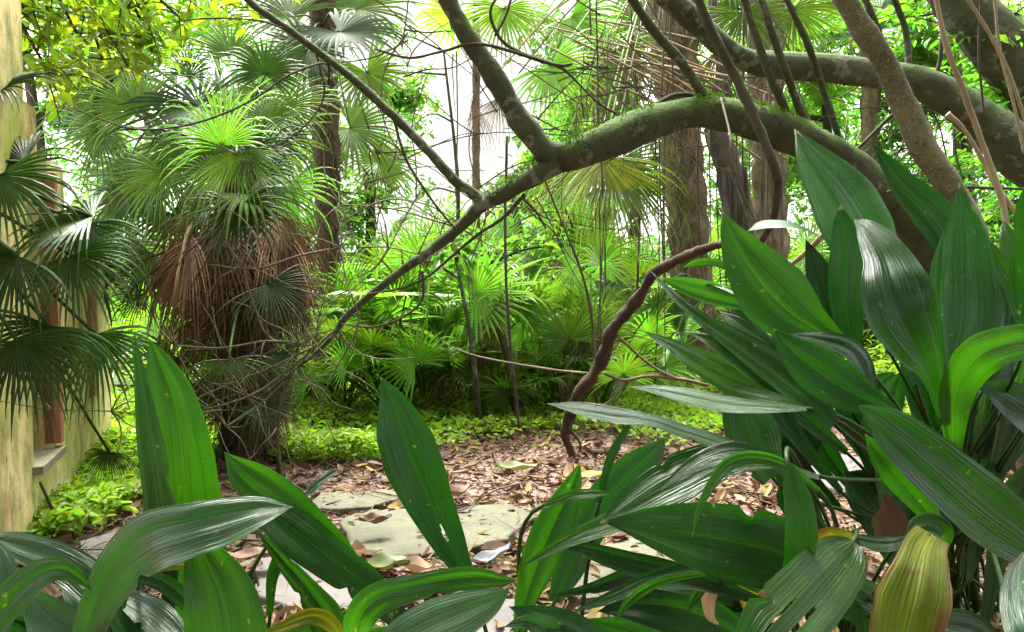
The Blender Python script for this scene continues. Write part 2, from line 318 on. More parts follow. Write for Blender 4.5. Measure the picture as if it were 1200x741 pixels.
# leaf litter
def litter():
    r = np.random.default_rng(5); N = 33000
    d = r.uniform(1.35, 5.2, N); xx = (r.uniform(-120, 1750, N)-600)/F*d
    keep = r.uniform(0, 1, N) < np.clip(1.25-(d-4.0)*.8, .0, 1)
    d, xx = d[keep], xx[keep]; n = len(d)
    z = np.array([ground_z(a, b) for a, b in zip(xx, d)])+r.uniform(.0, .03, n); ins = np.zeros(n, bool)
    for poly in SLABS:
        c_ = np.zeros(n, bool)
        for (xa, ya), (xb, yb) in zip(poly, np.roll(poly, -1, 0)):
            c_ ^= ((ya > d) != (yb > d)) & (xx < (xb-xa)*(d-ya)/(yb-ya+1e-12)+xa)
        ins |= c_
    kp = ~ins | (r.uniform(0, 1, n) < .11); d, xx, z, ins = d[kp], xx[kp], z[kp], ins[kp]; n = len(d); z[ins] = .033+r.uniform(0, .004, ins.sum())
    c = np.stack([xx, d, z], 1)
    th = r.uniform(0, 6.28, n); ti = r.normal(0, .35, n); ti2 = r.normal(0, .4, n)
    a = np.stack([np.cos(th)*np.cos(ti), np.sin(th)*np.cos(ti), np.sin(ti)], 1)
    s_ = np.stack([-np.sin(th)*np.cos(ti2), np.cos(th)*np.cos(ti2), np.sin(ti2)], 1); nn = np.cross(a, s_)
    ti[ins] *= .3; ti2[ins] *= .3; L = (r.lognormal(-3.35, .6, n)).clip(.01, .10)*np.where(ins, .6, 1); L = L[:, None]; W = L*r.uniform(.15, .5, n)[:, None]; cu = r.uniform(-.2, .6, n)[:, None]
    rows = []
    for t, wd in ((0, .1), (.3, .9), (.6, 1), (.85, .6), (1, .05)):
        m_ = c+a*L*(t-.5)+nn*L*cu*(t-.5)**2*1.6
        rows += [m_-s_*W*.5*wd+nn*W*.3*wd*np.sign(cu), m_, m_+s_*W*.5*wd+nn*W*.25*wd*np.sign(cu)]
    v = np.stack(rows, 1).reshape(-1, 3); b = (np.arange(n)*15)[:, None]
    f = []
    for i in range(4):
        for k in range(2): q = i*3+k; f.append(b+np.array([q, q+1, q+4, q+3]))
    f = np.concatenate(f, 1).reshape(-1, 4)
    v[:, 2] = np.maximum(v[:, 2], .002)
    me = bpy.data.meshes.new('leaf_litter'); me.from_pydata(v.tolist(), [], f.tolist())
    for k in ('litter', 'litter_tan', 'litter_brown', 'litter_green'): me.materials.append(M[k])
    mi = r.choice(4, n, p=[.66, .08, .24, .02]); me.polygons.foreach_set('material_index', np.repeat(mi, 8).astype(np.int32)); me.update()
    tag(ob('leaf_litter', me), 'brown carpet of small dry leaves on the ground', 'leaf litter', kind='stuff')
    # twig litter
    mb = MB()
    for i in range(750):
        dd = rnd.uniform(1.6, 5.0); x = (rnd.uniform(0, 1250)-600)/F*dd; L_ = rnd.uniform(.04, .28)*.6; t = rnd.uniform(0, 3.14); b_ = rnd.uniform(-.3, .3)
        p = Vector((x, dd, ground_z(x, dd)+rnd.uniform(.012, .035))); dv = Vector((math.cos(t), math.sin(t), rnd.uniform(-.05, .12)))*L_; sv = Vector((-dv.y, dv.x, 0))*b_
        rr = rnd.uniform(.0012, .0035); mb.tube([p-dv, p+sv, p+dv], [rr, rr, rr*.5], 4)
    tag(mb.build('twig_litter', M['twig']), 'thin broken twigs scattered over the dry leaves', 'twig litter', kind='stuff')
litter()

def fallen(px, py, L, W, rz, mat, label, curl=.3, z=.05, name='fallen_leaf'):
    c = G(px, py, z); v = []; f = []; uv = []; NL, NW = 14, 6
    for i in range(NL+1):
        t = i/NL; wd = math.sin(math.pi*min(1, t*.96+.03))**.75*W/2
        for k in range(NW+1):
            s = k/NW*2-1; x = (t-.5)*L; yv = s*wd*(1-.1*curl)
            zz = curl*(abs(s)**1.5*wd*.9+(t-.5)**2*L*.8)+.006*math.sin(9*t+s*4)
            q = Matrix.Rotation(rz, 3, 'Z')@Vector((x, yv, zz)); v.append(q); uv.append((s, t))
    for i in range(NL):
        for k in range(NW): a = i*(NW+1)+k; f.append((a, a+1, a+NW+2, a+NW+1))
    o = ob(name, mesh(name, v, f, mat, uv), None, c); return tag(o, label, 'leaf', 'large fallen leaves on the path')
fallen(697, 556, .17, .055, .15, M['litter_orange'], 'bright orange fallen leaf lying near the foot of the brown branch', .15)
fallen(605, 550, .17, .085, .1, M['litter_green'], 'olive green oval fallen leaf lying on brown litter behind the path', .5, .06)
fallen(455, 665, .14, .085, .5, M['litter_green'], 'curled olive and tan leaf at the front edge of the large flagstone', .6, .05)
fallen(484, 668, .11, .07, -.3, M['litter_tan'], 'curled tan leaf beside the olive one in front of the large flagstone', .7, .05)
fallen(515, 688, .20, .085, .5, M['litter_grey'], 'silver grey dry leaf below the large flagstone', .25, .04)
fallen(575, 655, .17, .05, .9, M['litter_grey'], 'grey curled leaf right of the tall ribbed leaf under the slab edge', .6, .04)
fallen(448, 692, .13, .07, -.4, M['litter_grey'], 'pale grey leaf nearest the camera among the litter', .3, .04)
fallen(672, 583, .30, .075, .75, M['litter_tan'], 'long tan dry leaf pointing at the orange one', .4, .06)
fallen(300, 652, .16, .06, .2, M['litter_brown'], 'reddish brown leaf on the grey flagstone between green leaves', .4, .07)
fallen(538, 580, .15, .08, 1.2, M['litter_brown'], 'dark brown curled leaf on the litter behind the large flagstone', .8, .06)
fallen(440, 612, .10, .05, .4, M['litter_brown'], 'small brown curled leaf lying on the top of the large flagstone', .8, .075)
fallen(655, 590, .13, .06, 2.2, M['litter_brown'], 'dark brown leaf leaning on the long tan leaf', .8, .07)
fallen(885, 500, .16, .07, .3, M['litter_orange'], 'yellow orange leaf at the far right end of the litter', .4, .05)

# ---------------------------------------------------------------- walls at the left
M['plaster'] = surf('yellow_plaster', [(.3, (.52, .42, .15)), (.7, (.74, .60, .30))], 2.2, (1, 1, .6), .95, 1.0, .012,
                    over=[(3.2, .44, .64, (.30, .34, .05)), (4.5, .54, .66, (.42, .24, .11)), (16, .56, .62, (.34, .27, .12)), (5, .50, .66, (.16, .18, .045)), (28, .63, .69, (.20, .15, .07)), (40, .68, .74, (.10, .08, .04))])
M['plaster_pale'] = surf('pale_plaster', [(.3, (.60, .50, .28)), (.7, (.78, .68, .44))], 2, (1, 1, .6), .9, .3, .004, over=[(4, .55, .7, (.50, .46, .14))])
M['terracotta'] = surf('terracotta_paint', [(.3, (.20, .075, .04)), (.7, (.36, .15, .08))], 5, (1, 1, 1), .8, .3, .004)
M['sill'] = surf('stone_sill', [(.3, (.12, .11, .06)), (.7, (.28, .25, .17))], 8, (1, 1, 1), .9, .4, .004)
M['dark'] = surf('dark_opening', [(.3, (.03, .022, .02)), (.7, (.06, .045, .04))], 3)
# wall plane runs from A (near) to B (far); e along, nrm towards the garden
A_ = G(40, 632); B_ = G(132, 520); e = (B_-A_); e.z = 0; e.normalize(); nrm = Vector((e.y, -e.x, 0))
ang = math.atan2(e.y, e.x)
def wbox(mb, s0, s1, z0, z1, out, thick):
    c = A_+e*((s0+s1)/2)+nrm*(out-thick/2); c.z = (z0+z1)/2; mb.box(c, (abs(s1-s0), thick, z1-z0), ang)
house = empty('house', A_, 'yellow stained corner of a house with a terracotta shutter at the left edge', 'house')
mb = MB(); wbox(mb, -1.0, .02, -.2, 4.5, 0, .5); wbox(mb, .02, .30, -.2, .20, 0, .35); wbox(mb, .02, .30, 1.18, 1.38, -.03, .32); wbox(mb, .30, .56, -.2, 1.22, -.002, .3)
mb.build_w('wall', M['plaster'], house, False)
mb = MB(); wbox(mb, .02, .30, .201, 1.179, -.20, .03); mb.build_w('shutter', M['terracotta'], house, False)
mb = MB(); wbox(mb, .0, .34, .20, .225, .03, .24); mb.build_w('window_sill', M['sill'], house, False)
mb = MB(); wbox(mb, .30, .345, .24, 1.17, .02, .05); mb.build_w('window_frame', M['terracotta'], house, False)
gw = empty('garden_wall', A_+e*.57, 'low mossy yellow wall running back from the house corner', 'wall')
L2 = (B_-A_).length
mb = MB(); wbox(mb, .57, L2+.05, -.2, .88, -.01, .25); mb.build_w('wall', M['plaster'], gw, False)
mb = MB(); wbox(mb, .57, L2+.08, .881, .93, .03, .33); mb.build_w('coping', M['plaster_pale'], gw, False)
mb = MB(); wbox(mb, L2-.5, L2-.36, .30, .78, .003, .06); mb.build_w('vent_panel', M['terracotta'], gw, False)
# leaning stick by the wall
tag(branch('leaning_stick', [(47, 565, 4, 2.35), (56, 585, 4, 2.36), (66, 607, 5, 2.38)], M['bark_dark'], n=6, segs=6), 'short dark stick leaning on the yellow wall', 'stick')
# bright pavement and steps beyond the wall
M['paving'] = surf('pale_paving', [(.3, (.45, .43, .40)), (.7, (.62, .60, .57))], 3, (1, 1, 1), .9, .3, .004)
pv = [(-7.5, 4.6, .03), (-2.35, 4.6, .03), (-2.35, 16, .03), (-7.5, 16, .03)]
tag(ob('pavement', mesh('pavement', pv, [(0, 1, 2, 3)], M['paving'], smooth=False)), kind='structure')
st = empty('garden_steps', (-3.1, 5.8, 0), 'pale steps with brick red risers beyond the end of the low wall', 'steps')
mb = MB(); mr_ = MB()
for k in range(3): mb.box((-3.05, 5.6+k*.32, .10+k*.13), (1.0, .36, .05)); mr_.box((-3.05, 5.63+k*.32, .04+k*.13), (.96, .3, .079))
mb.build_w('tread', M['paving'], st, False); mr_.build_w('riser', M['terracotta'], st, False)

# pale facade far behind
M['facade'] = surf('pink_white_facade', [(.3, (.78, .74, .71)), (.7, (.88, .85, .83))], 1.2, (1, 1, .6), .9, .2, .01)
M['facade_trim'] = surf('facade_trim', [(.3, (.60, .42, .34)), (.7, (.75, .58, .50))], 2, (1, 1, 1), .9, .2, .01)
bl = empty('pale_building', P(540, 370, 14).xy.to_3d(), 'pale pink house front behind the palms, washed out by the light', 'building')
mb = MB(); mb.box(P(520, 330, 14)+Vector((0, 1, 2.5)), (6.2, 2, 11)); mb.build_w('wall', M['facade'], bl, False)
mb = MB()
for zz in (6.6,): mb.box(Vector((P(520, 330, 14).x, P(520, 330, 14).y-.03, zz)), (6.2, .06, .16))
mb.build_w('string_course', M['facade_trim'], bl, False)
mb = MB(); x0 = P(478, 100, 13.9); mb.tube([Vector((x0.x, x0.y, 0)), Vector((x0.x, x0.y, 7))], [.06, .06], 8); mb.build_w('drainpipe', M['cane'], bl)

# ---------------------------------------------------------------- palms
UPV = Vector((0, 0, 1))
def fan_mesh(axis, normal, Rr, mat, nseg=34, span=290, g=.9, join=.42, fold=.3, seed=0, wmul=1.0, ragged=.2, cup=.15):
    """fan of pleated segments from the hastula at the origin; gravity bends the free tips"""
    r = random.Random(seed); a = axis.normalized(); n = (normal-a*normal.dot(a)).normalized(); s = a.cross(n)
    v = []; f = []; steps = 8; da = R(span)/nseg
    for i in range(nseg):
        th = -R(span)/2+(i+.5)*da+r.uniform(-.015, .015); dr = (a*math.cos(th)+s*math.sin(th)+n*cup).normalized()
        L = Rr*(.80+.20*math.cos(th*.6))*(1+r.uniform(-ragged, ragged)); p = Vector(); gg = g*(1+r.uniform(-.3, .5))
        kink = r.random() < .3; b = len(v); dd = dr.copy()
        for k in range(steps+1):
            t = k/steps; wj = join*Rr*math.sin(da/2)*1.04
            wd = t*L*math.sin(da/2)*1.06 if t < join else wj*(1-((t-join)/(1-join))**2.2)*(1-.35*(t-join))
            wd *= wmul if t >= join*.5 else 1; wd = max(wd, .0006)
            wv = n.cross(dd);
            if wv.length < 1e-4: wv = s.copy()
            wv.normalize(); nv = dd.cross(wv).normalized()
            v += [p-wv*wd, p+nv*wd*fold*2, p+wv*wd]
            if k < steps:
                ds = L/steps; q = t**1.6*gg+(1.2 if kink and t > .6 else 0)
                dd = (dd-UPV*q*ds/Rr*1.6).normalized(); p = p+dd*ds
        for k in range(steps):
            q = b+k*3; f += [(q, q+1, q+4, q+3), (q+1, q+2, q+5, q+4)]
    return mesh('frond', v, f, mat, smooth=False)
def petiole(parent, a, b, r0=.008, r1=.005, mat=None, sag=.1):
    m_ = (a+b)/2+UPV*(sag*(a-b).length); pts = spline([tuple(a), tuple(m_), tuple(b)], 9)
    v, f = tube_vf([Vector(q)-b for q in pts], list(np.linspace(r0, r1, 9)), 5)
    return ob('petiole', mesh('petiole', v, f, mat or M['palm']), parent)
fs = [100]
def frond(parent, base, h, axis, normal, Rr, mat, name='frond', pet=True, **kw):
    """parent at world origin-free: positions are world, parent location subtracted"""
    fs[0] += 1; kw.setdefault('seed', fs[0])
    o = ob(name, fan_mesh(axis, normal, Rr, mat, **kw), parent, h-parent.location)
    if pet: petiole(o, base, h, mat=mat)
    return o
def pf(parent, base, hx, hy, d, ang, rpx, mat, tilt=0.0, facing=(0, -1, .35), **kw):
    """a frond seen at pixel (hx, hy), pointing at ang degrees (0 right, 90 up) with radius rpx; tilt is depth slope"""
    ax = RT*math.cos(R(ang))+UP*math.sin(R(ang))+FW*tilt
    nm = Vector(facing)
    return frond(parent, base, P(hx, hy, d), ax, nm, rpx/F*d*math.sqrt(1+tilt*tilt)*1.0, mat, **kw)
def shag(mb, pts, rad, n, L, seed, droop=1.0, wd=.004):
    """loose fibres hanging off a trunk"""
    r = random.Random(seed)
    for i in range(n):
        t = r.random()*(len(pts)-1); k = int(t); p = Vector(pts[k]).lerp(Vector(pts[min(k+1, len(pts)-1)]), t-k); th = r.uniform(0, 6.28)
        o = Vector((math.cos(th), math.sin(th), 0)); q = p+o*rad[k]*.92; l = L*r.uniform(.4, 1.3); w_ = Vector((-o.y, o.x, 0))*wd*r.uniform(.5, 1.6)
        q2 = q+o*l*.3+Vector((r.uniform(-.3, .3)*l, 0, -l*.45)); q3 = q+o*l*.32+Vector((r.uniform(-.5, .5)*l, 0, -l))
        b = len(mb.v); mb.v += [q-w_, q+w_, q2+w_*.8, q2-w_*.8, q3]; mb.f += [(b, b+1, b+2, b+3), (b+3, b+2, b+4)]
def palm_trunk(root, pix, mat, nsh, L, seed, segs=16):
    s = spline(pix, 40); pts = [P(a[0], a[1], a[3]) for a in s]; rad = [a[2]*.5/F*a[3]*(1+.10*math.sin(i*2.1)) for i, a in enumerate(s)]
    loc = root.location
    v, f = tube_vf([p-loc for p in pts], rad, segs, .12, seed); mb = MB(); mb.add(v, f); mb.build('trunk', mat, root)
    mb = MB(); shag(mb, [p-loc for p in pts], rad, nsh, L, seed); mb.build('trunk_fibres', mat, root, False)
    return pts

# --- palm A: big shaggy palm left of centre
bA = G(292, 542); pa = empty('fan_palm', bA, 'large fan palm left of centre wearing a thick skirt of brown dead fronds', 'palm', 'fan palms')
dA = bA.y
palm_trunk(pa, [(292, 545, 62, dA), (288, 440, 66, dA), (284, 330, 60, dA), (280, 220, 46, dA), (278, 170, 38, dA)], M['fibre_dark'], 1500, .12, 1)
cA = P(279, 185, dA)
def skirt(root, cx, y0, y1, spread, d, n, rpx, mats, seed):
    r = random.Random(seed)
    for i in range(n):
        th = 2*math.pi*i/n+r.uniform(-.2, .2); hy = r.uniform(y0, y1); rad = spread*r.uniform(.5, 1)/F*d
        b = P(cx, hy, d); h = b+Vector((math.cos(th)*rad, math.sin(th)*rad, -.04))
        ax = Vector((math.cos(th)*.25, math.sin(th)*.25, -1)); nm = Vector((math.cos(th), math.sin(th), .2))
        frond(root, b+UPV*.05, h, ax, nm, rpx*r.uniform(.75, 1.15)/F*d, r.choice(mats), name='dead_frond', nseg=30, span=r.uniform(110, 170), g=2.2, join=.3, fold=.5, wmul=.7, ragged=.25, cup=.05)
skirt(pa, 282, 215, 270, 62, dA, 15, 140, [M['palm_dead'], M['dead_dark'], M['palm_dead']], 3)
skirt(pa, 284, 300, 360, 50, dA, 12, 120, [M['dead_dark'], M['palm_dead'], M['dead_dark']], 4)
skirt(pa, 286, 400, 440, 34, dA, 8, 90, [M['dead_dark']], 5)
D, K, B, Y = M['palm'], M['palm_dark'], M['palm_bright'], M['palm_yellow']
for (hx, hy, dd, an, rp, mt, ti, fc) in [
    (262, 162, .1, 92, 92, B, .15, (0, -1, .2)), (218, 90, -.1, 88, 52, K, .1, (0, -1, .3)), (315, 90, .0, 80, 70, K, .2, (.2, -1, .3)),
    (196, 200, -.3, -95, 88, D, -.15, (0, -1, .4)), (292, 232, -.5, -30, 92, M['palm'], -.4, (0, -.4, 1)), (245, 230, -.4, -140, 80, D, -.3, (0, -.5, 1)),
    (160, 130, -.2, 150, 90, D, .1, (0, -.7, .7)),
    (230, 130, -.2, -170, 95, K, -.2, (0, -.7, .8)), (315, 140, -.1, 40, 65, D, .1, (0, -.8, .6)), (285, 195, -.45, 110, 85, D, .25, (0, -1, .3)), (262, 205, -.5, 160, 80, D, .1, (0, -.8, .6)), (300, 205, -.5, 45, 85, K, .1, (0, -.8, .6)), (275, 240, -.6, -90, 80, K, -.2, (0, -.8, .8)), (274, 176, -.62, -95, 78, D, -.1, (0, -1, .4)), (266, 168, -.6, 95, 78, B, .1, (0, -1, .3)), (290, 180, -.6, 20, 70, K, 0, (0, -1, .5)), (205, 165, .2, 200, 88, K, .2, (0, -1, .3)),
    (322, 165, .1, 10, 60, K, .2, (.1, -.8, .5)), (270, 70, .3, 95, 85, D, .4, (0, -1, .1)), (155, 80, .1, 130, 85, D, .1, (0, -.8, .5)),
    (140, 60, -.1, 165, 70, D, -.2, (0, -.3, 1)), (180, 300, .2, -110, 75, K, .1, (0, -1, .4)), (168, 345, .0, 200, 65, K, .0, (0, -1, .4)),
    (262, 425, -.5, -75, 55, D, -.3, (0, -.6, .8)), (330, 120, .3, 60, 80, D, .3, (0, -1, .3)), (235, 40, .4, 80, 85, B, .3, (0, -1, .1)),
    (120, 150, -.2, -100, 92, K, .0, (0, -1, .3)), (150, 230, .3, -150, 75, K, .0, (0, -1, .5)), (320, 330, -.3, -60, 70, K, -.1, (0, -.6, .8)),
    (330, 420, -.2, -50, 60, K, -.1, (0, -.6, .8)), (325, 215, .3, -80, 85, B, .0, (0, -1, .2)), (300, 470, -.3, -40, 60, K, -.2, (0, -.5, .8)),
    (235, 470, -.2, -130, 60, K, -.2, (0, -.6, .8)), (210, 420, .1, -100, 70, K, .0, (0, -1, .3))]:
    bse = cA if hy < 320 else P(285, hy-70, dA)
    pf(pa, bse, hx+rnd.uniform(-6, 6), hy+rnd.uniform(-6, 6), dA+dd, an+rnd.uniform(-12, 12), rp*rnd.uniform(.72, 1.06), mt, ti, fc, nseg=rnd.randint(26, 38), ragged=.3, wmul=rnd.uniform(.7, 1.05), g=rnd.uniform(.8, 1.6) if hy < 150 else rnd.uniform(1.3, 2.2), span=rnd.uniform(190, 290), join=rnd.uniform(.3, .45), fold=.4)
for i in range(16):
    hx, hy = rnd.uniform(95, 330), rnd.uniform(60, 330)
    pf(pa, cA, hx, hy, dA+rnd.uniform(.15, .6), rnd.uniform(0, 360) if hy < 180 else rnd.uniform(-150, -30), rnd.uniform(60, 90), rnd.choice([K, D, K, D]), rnd.uniform(-.2, .3), (rnd.uniform(-.4, .4), -1, .4), nseg=30, g=rnd.uniform(1, 2), span=rnd.uniform(170, 280), ragged=.3, fold=.4)
# --- palm near the wall, fronds hanging over the left edge, trunk out of the frame
bW = Vector((-2.05, 1.75, 0)); bW = P(-130, 741, 2.1); bW.z = 0
pw = empty('fan_palm', bW, 'dark fan palm hanging its fronds in front of the yellow wall at the left edge', 'palm', 'fan palms')
mb = MB(); mb.tube([Vector((0, 0, -.05)), Vector((0, 0, .5)), Vector((.02, 0, 1.1))], [.13, .12, .10], 14, .1); mb.build('trunk', M['fibre_dark'], pw)
cW = bW+Vector((.02, 0, 1.05))
for (hx, hy, dd, an, rp, ti, fc) in [
    (108, 254, 2.05, 205, 125, -.1, (0, -.5, 1)), (100, 262, 2.2, -95, 95, -.2, (0, -.8, .6)), (58, 382, 2.0, -105, 100, -.1, (.1, -1, .3)),
    (112, 392, 2.15, -85, 98, .0, (-.1, -1, .3)), (30, 190, 2.2, 190, 90, 0, (0, -.7, .7)), (128, 530, 2.9, -100, 38, 0, (0, -1, .3)), (-10, 110, 2.2, 20, 90, .1, (0, -.5, .9)), (20, 300, 1.9, -120, 120, -.1, (0, -1, .5)), (20, 400, 1.95, -80, 110, 0, (.2, -1, .3)), (85, 300, 2.1, -60, 90, 0, (0, -.8, .6)), (0, 205, 1.95, -60, 110, 0, (.2, -1, .4))]:
    pf(pw, cW, hx, hy, dd, an, rp, K, ti, fc, nseg=30, g=2.3, span=205, join=.33, fold=.4)
# --- palm B
bB = G(386, 478); pb = empty('fan_palm', bB, 'slender palm with a brown shaggy trunk just right of the big skirted palm', 'palm', 'fan palms'); dB = bB.y
palm_trunk(pb, [(388, 480, 20, dB), (385, 330, 22, dB), (383, 220, 30, dB), (380, 110, 32, dB), (378, 20, 31, dB), (378, -70, 30, dB)], M['fibre_dark'], 1100, .10, 2)
cB = P(379, 30, dB)
for (hx, hy, dd, an, rp, mt, ti, fc) in [
    (398, 38, -.8, -25, 85, K, -.3, (0, -.6, .9)), (360, 60, -.6, -110, 70, K, -.2, (0, -1, .5)), (430, 85, -.4, -60, 60, M['palm'], 0, (0, -.8, .6)),
    (340, 20, -.3, 170, 80, D, 0, (0, -.7, .7)), (420, 10, .2, 30, 80, D, .2, (0, -.8, .5)), (375, 0, .4, 90, 80, D, .2, (0, -1, .3)), (410, 150, .3, -30, 70, D, 0, (0, -.8, .6)),
    (445, 190, .4, -60, 52, M['palm'], -.1, (0, -.5, 1))]:
    pf(pb, cB, hx, hy, dB+dd, an, rp, mt, ti, fc, nseg=34, g=1.2)
# --- palm C: trunk right of centre
bC = G(818, 456); pc = empty('fan_palm', bC, 'tall palm with a fibrous brown trunk right of centre, behind the mossy limb', 'palm', 'fan palms'); dC = bC.y
palm_trunk(pc, [(820, 460, 52, dC), (813, 380, 46, dC), (806, 260, 48, dC), (796, 130, 50, dC), (789, 0, 56, dC), (787, -120, 54, dC)], M['fibre'], 2600, .13, 3)
cC = P(789, -60, dC)
for (hx, hy, dd, an, rp, mt, ti, fc) in [
    (705, 185, -1.6, -80, 125, Y, -.1, (.5, -1, .3)), (715, 195, -1.5, -40, 120, D, -.1, (0, -.7, .8)), (695, 190, -1.4, -110, 105, B, 0, (-.4, -1, .3)), (650, 195, -1.0, -100, 80, Y, 0, (-.4, -1, .3)),
    (645, 78, -.8, -50, 90, B, 0, (0, -1, .4)), (590, 10, -.6, -90, 80, D, 0, (0, -1, .3)), (670, 20, -.4, -40, 80, B, 0, (0, -1, .4)), (720, 60, -.4, -70, 90, D, 0, (0, -1, .4)),
    (870, 15, -.6, -75, 85, D, 0, (0, -1, .4)), (930, 10, -.2, -60, 85, D, .1, (0, -1, .4)), (700, -20, 0, 100, 90, D, 0, (0, -1, .4)), (850, -40, -.5, -30, 90, D, 0, (0, -.8, .6)), (760, 30, .5, 150, 80, D, 0, (0, -1, .4))]:
    pf(pc, cC, hx, hy, dC+dd, an, rp, mt, ti, fc, nseg=34, g=1.9, join=.3, span=175 if hy > 150 else 230, fold=.45)
for (hx, hy, dd, rp) in [(553, 120, -1.0, 70), (585, 115, -.9, 60), (740, 60, -.6, 110), (700, 90, -.7, 90), (757, 225, -.7, 75), (720, 300, -.8, 70), (655, 305, -.6, 60), (610, 300, -.2, 45), (690, 330, -.4, 70), (740, 380, -.5, 60), (840, 60, -.5, 120), (760, 120, -.8, 120)]:
    frond(pc, cC, P(hx, hy, dC+dd), Vector((rnd.uniform(-.3, .3), 0, -1)), Vector((0, -1, .1)), rp/F*(dC+dd), rnd.choice([M['palm_dead'], M['palm_dead'], M['dead_dark']]), name='dead_frond', pet=hy < 130, nseg=26, span=rnd.uniform(50, 110), g=2.5, join=.3, fold=.5, wmul=.7, ragged=.25)
# --- palm D and others behind
for i in range(16):
    a_ = rnd.uniform(-.75, .1); x, y = rnd.uniform(640, 740), rnd.uniform(20, 70); l = rnd.uniform(110, 200); d_ = dC-rnd.uniform(.5, 1.4)
    o = branch('dead_petiole', [(x, y, 2.2, d_), (x+l*.5, y-l*.5*math.sin(a_)+5, 3.0, d_+.1), (x+l, y-l*math.sin(a_)+14, 3.5, d_+.2)], M['cane'], None, n=10, segs=5); o.location = -pc.location; o.parent = pc
def simple_palm(px, py, top, wpx, label, crown, seed, fib=700, lean=0):
    b = G(px, py); r_ = empty('fan_palm', b, label, 'palm', 'fan palms'); d = b.y
    palm_trunk(r_, [(px, py+3, wpx*1.1, d), (px+lean*.5, (py+top)/2, wpx, d), (px+lean, top, wpx*1.05, d)], M['fibre'], fib, .12, seed, 12)
    c = P(px+lean, top+10, d); r = random.Random(seed)
    for i in range(crown):
        th = 2*math.pi*i/crown+r.uniform(-.2, .2); el = r.uniform(-.5, .9); l = r.uniform(.5, .8)
        dv = Vector((math.cos(th)*math.cos(el), math.sin(th)*math.cos(el), math.sin(el)))
        frond(r_, c, c+dv*l, dv+Vector((0, 0, -.25)), Vector((-dv.x*.6, -dv.y*.6, 1)), r.uniform(.42, .58), r.choice([D, D, B, K]), nseg=30, g=1.2)
    return r_
simple_palm(905, 445, -60, 40, 'palm trunk draped with hanging fibres behind the twisted dark trunk', 12, 21, 1500, -8)
simple_palm(1020, 420, 40, 22, 'thin far palm rising between the leaning speckled trunk and the mossy limb', 12, 22, 500)
simple_palm(485, 415, 345, 12, 'short far palm with a slim reddish trunk left of centre', 10, 23, 200)
simple_palm(558, 430, -40, 9, 'far palm whose slim trunk stands against the pale building', 9, 24, 300)

# --- young understory palms
protos = []
for k in range(6):
    r = random.Random(150+k); n = r.choice([12, 13, 14, 15]); root = empty('young_palm', (0, 0, 0), 'x', 'palm', 'young fan palms of the undergrowth')
    mats = [[B, D, B], [B, D, B], [B, B, D], [D, B, D], [D, D, B], [B, B, D]][k]
    for i in range(n):
        th = 2*math.pi*i/n+r.uniform(-.3, .3); el = r.uniform(.35, 1.35); l = r.uniform(.35, .95)
        dv = Vector((math.cos(th)*math.cos(el), math.sin(th)*math.cos(el), math.sin(el)))
        h = dv*l; up_ = r.random() < .6; ax = Vector((dv.x*.5+r.uniform(-.4, .4), dv.y*.5+r.uniform(-.4, .4), r.uniform(.2, 1))) if up_ else Vector((dv.x*1.2, dv.y*1.2, dv.z*.5+r.uniform(-.6, .3)))
        frond(root, Vector((0, 0, 0)), h, ax, Vector((dv.x*1.3, dv.y*1.3, .35)) if up_ else Vector((-dv.x, -dv.y, 1.3)), r.uniform(.20, .36), r.choice(mats+[K]) if k % 2 else r.choice(mats), nseg=28, span=r.uniform(220, 310), g=r.uniform(.5, 1.5), ragged=.28, join=.35)
    for i in range(2):
        th = r.uniform(0, 6.28); hd = Vector((math.cos(th)*.2, math.sin(th)*.2, r.uniform(.3, .6)))
        frond(root, Vector((0, 0, .1)), hd, Vector((math.cos(th)*.4, math.sin(th)*.4, -1)), Vector((math.cos(th), math.sin(th), .2)), r.uniform(.25, .35), M['palm_dead'], name='dead_frond', nseg=22, span=90, g=2, join=.3, fold=.5, wmul=.7, ragged=.3)
    protos.append(root)
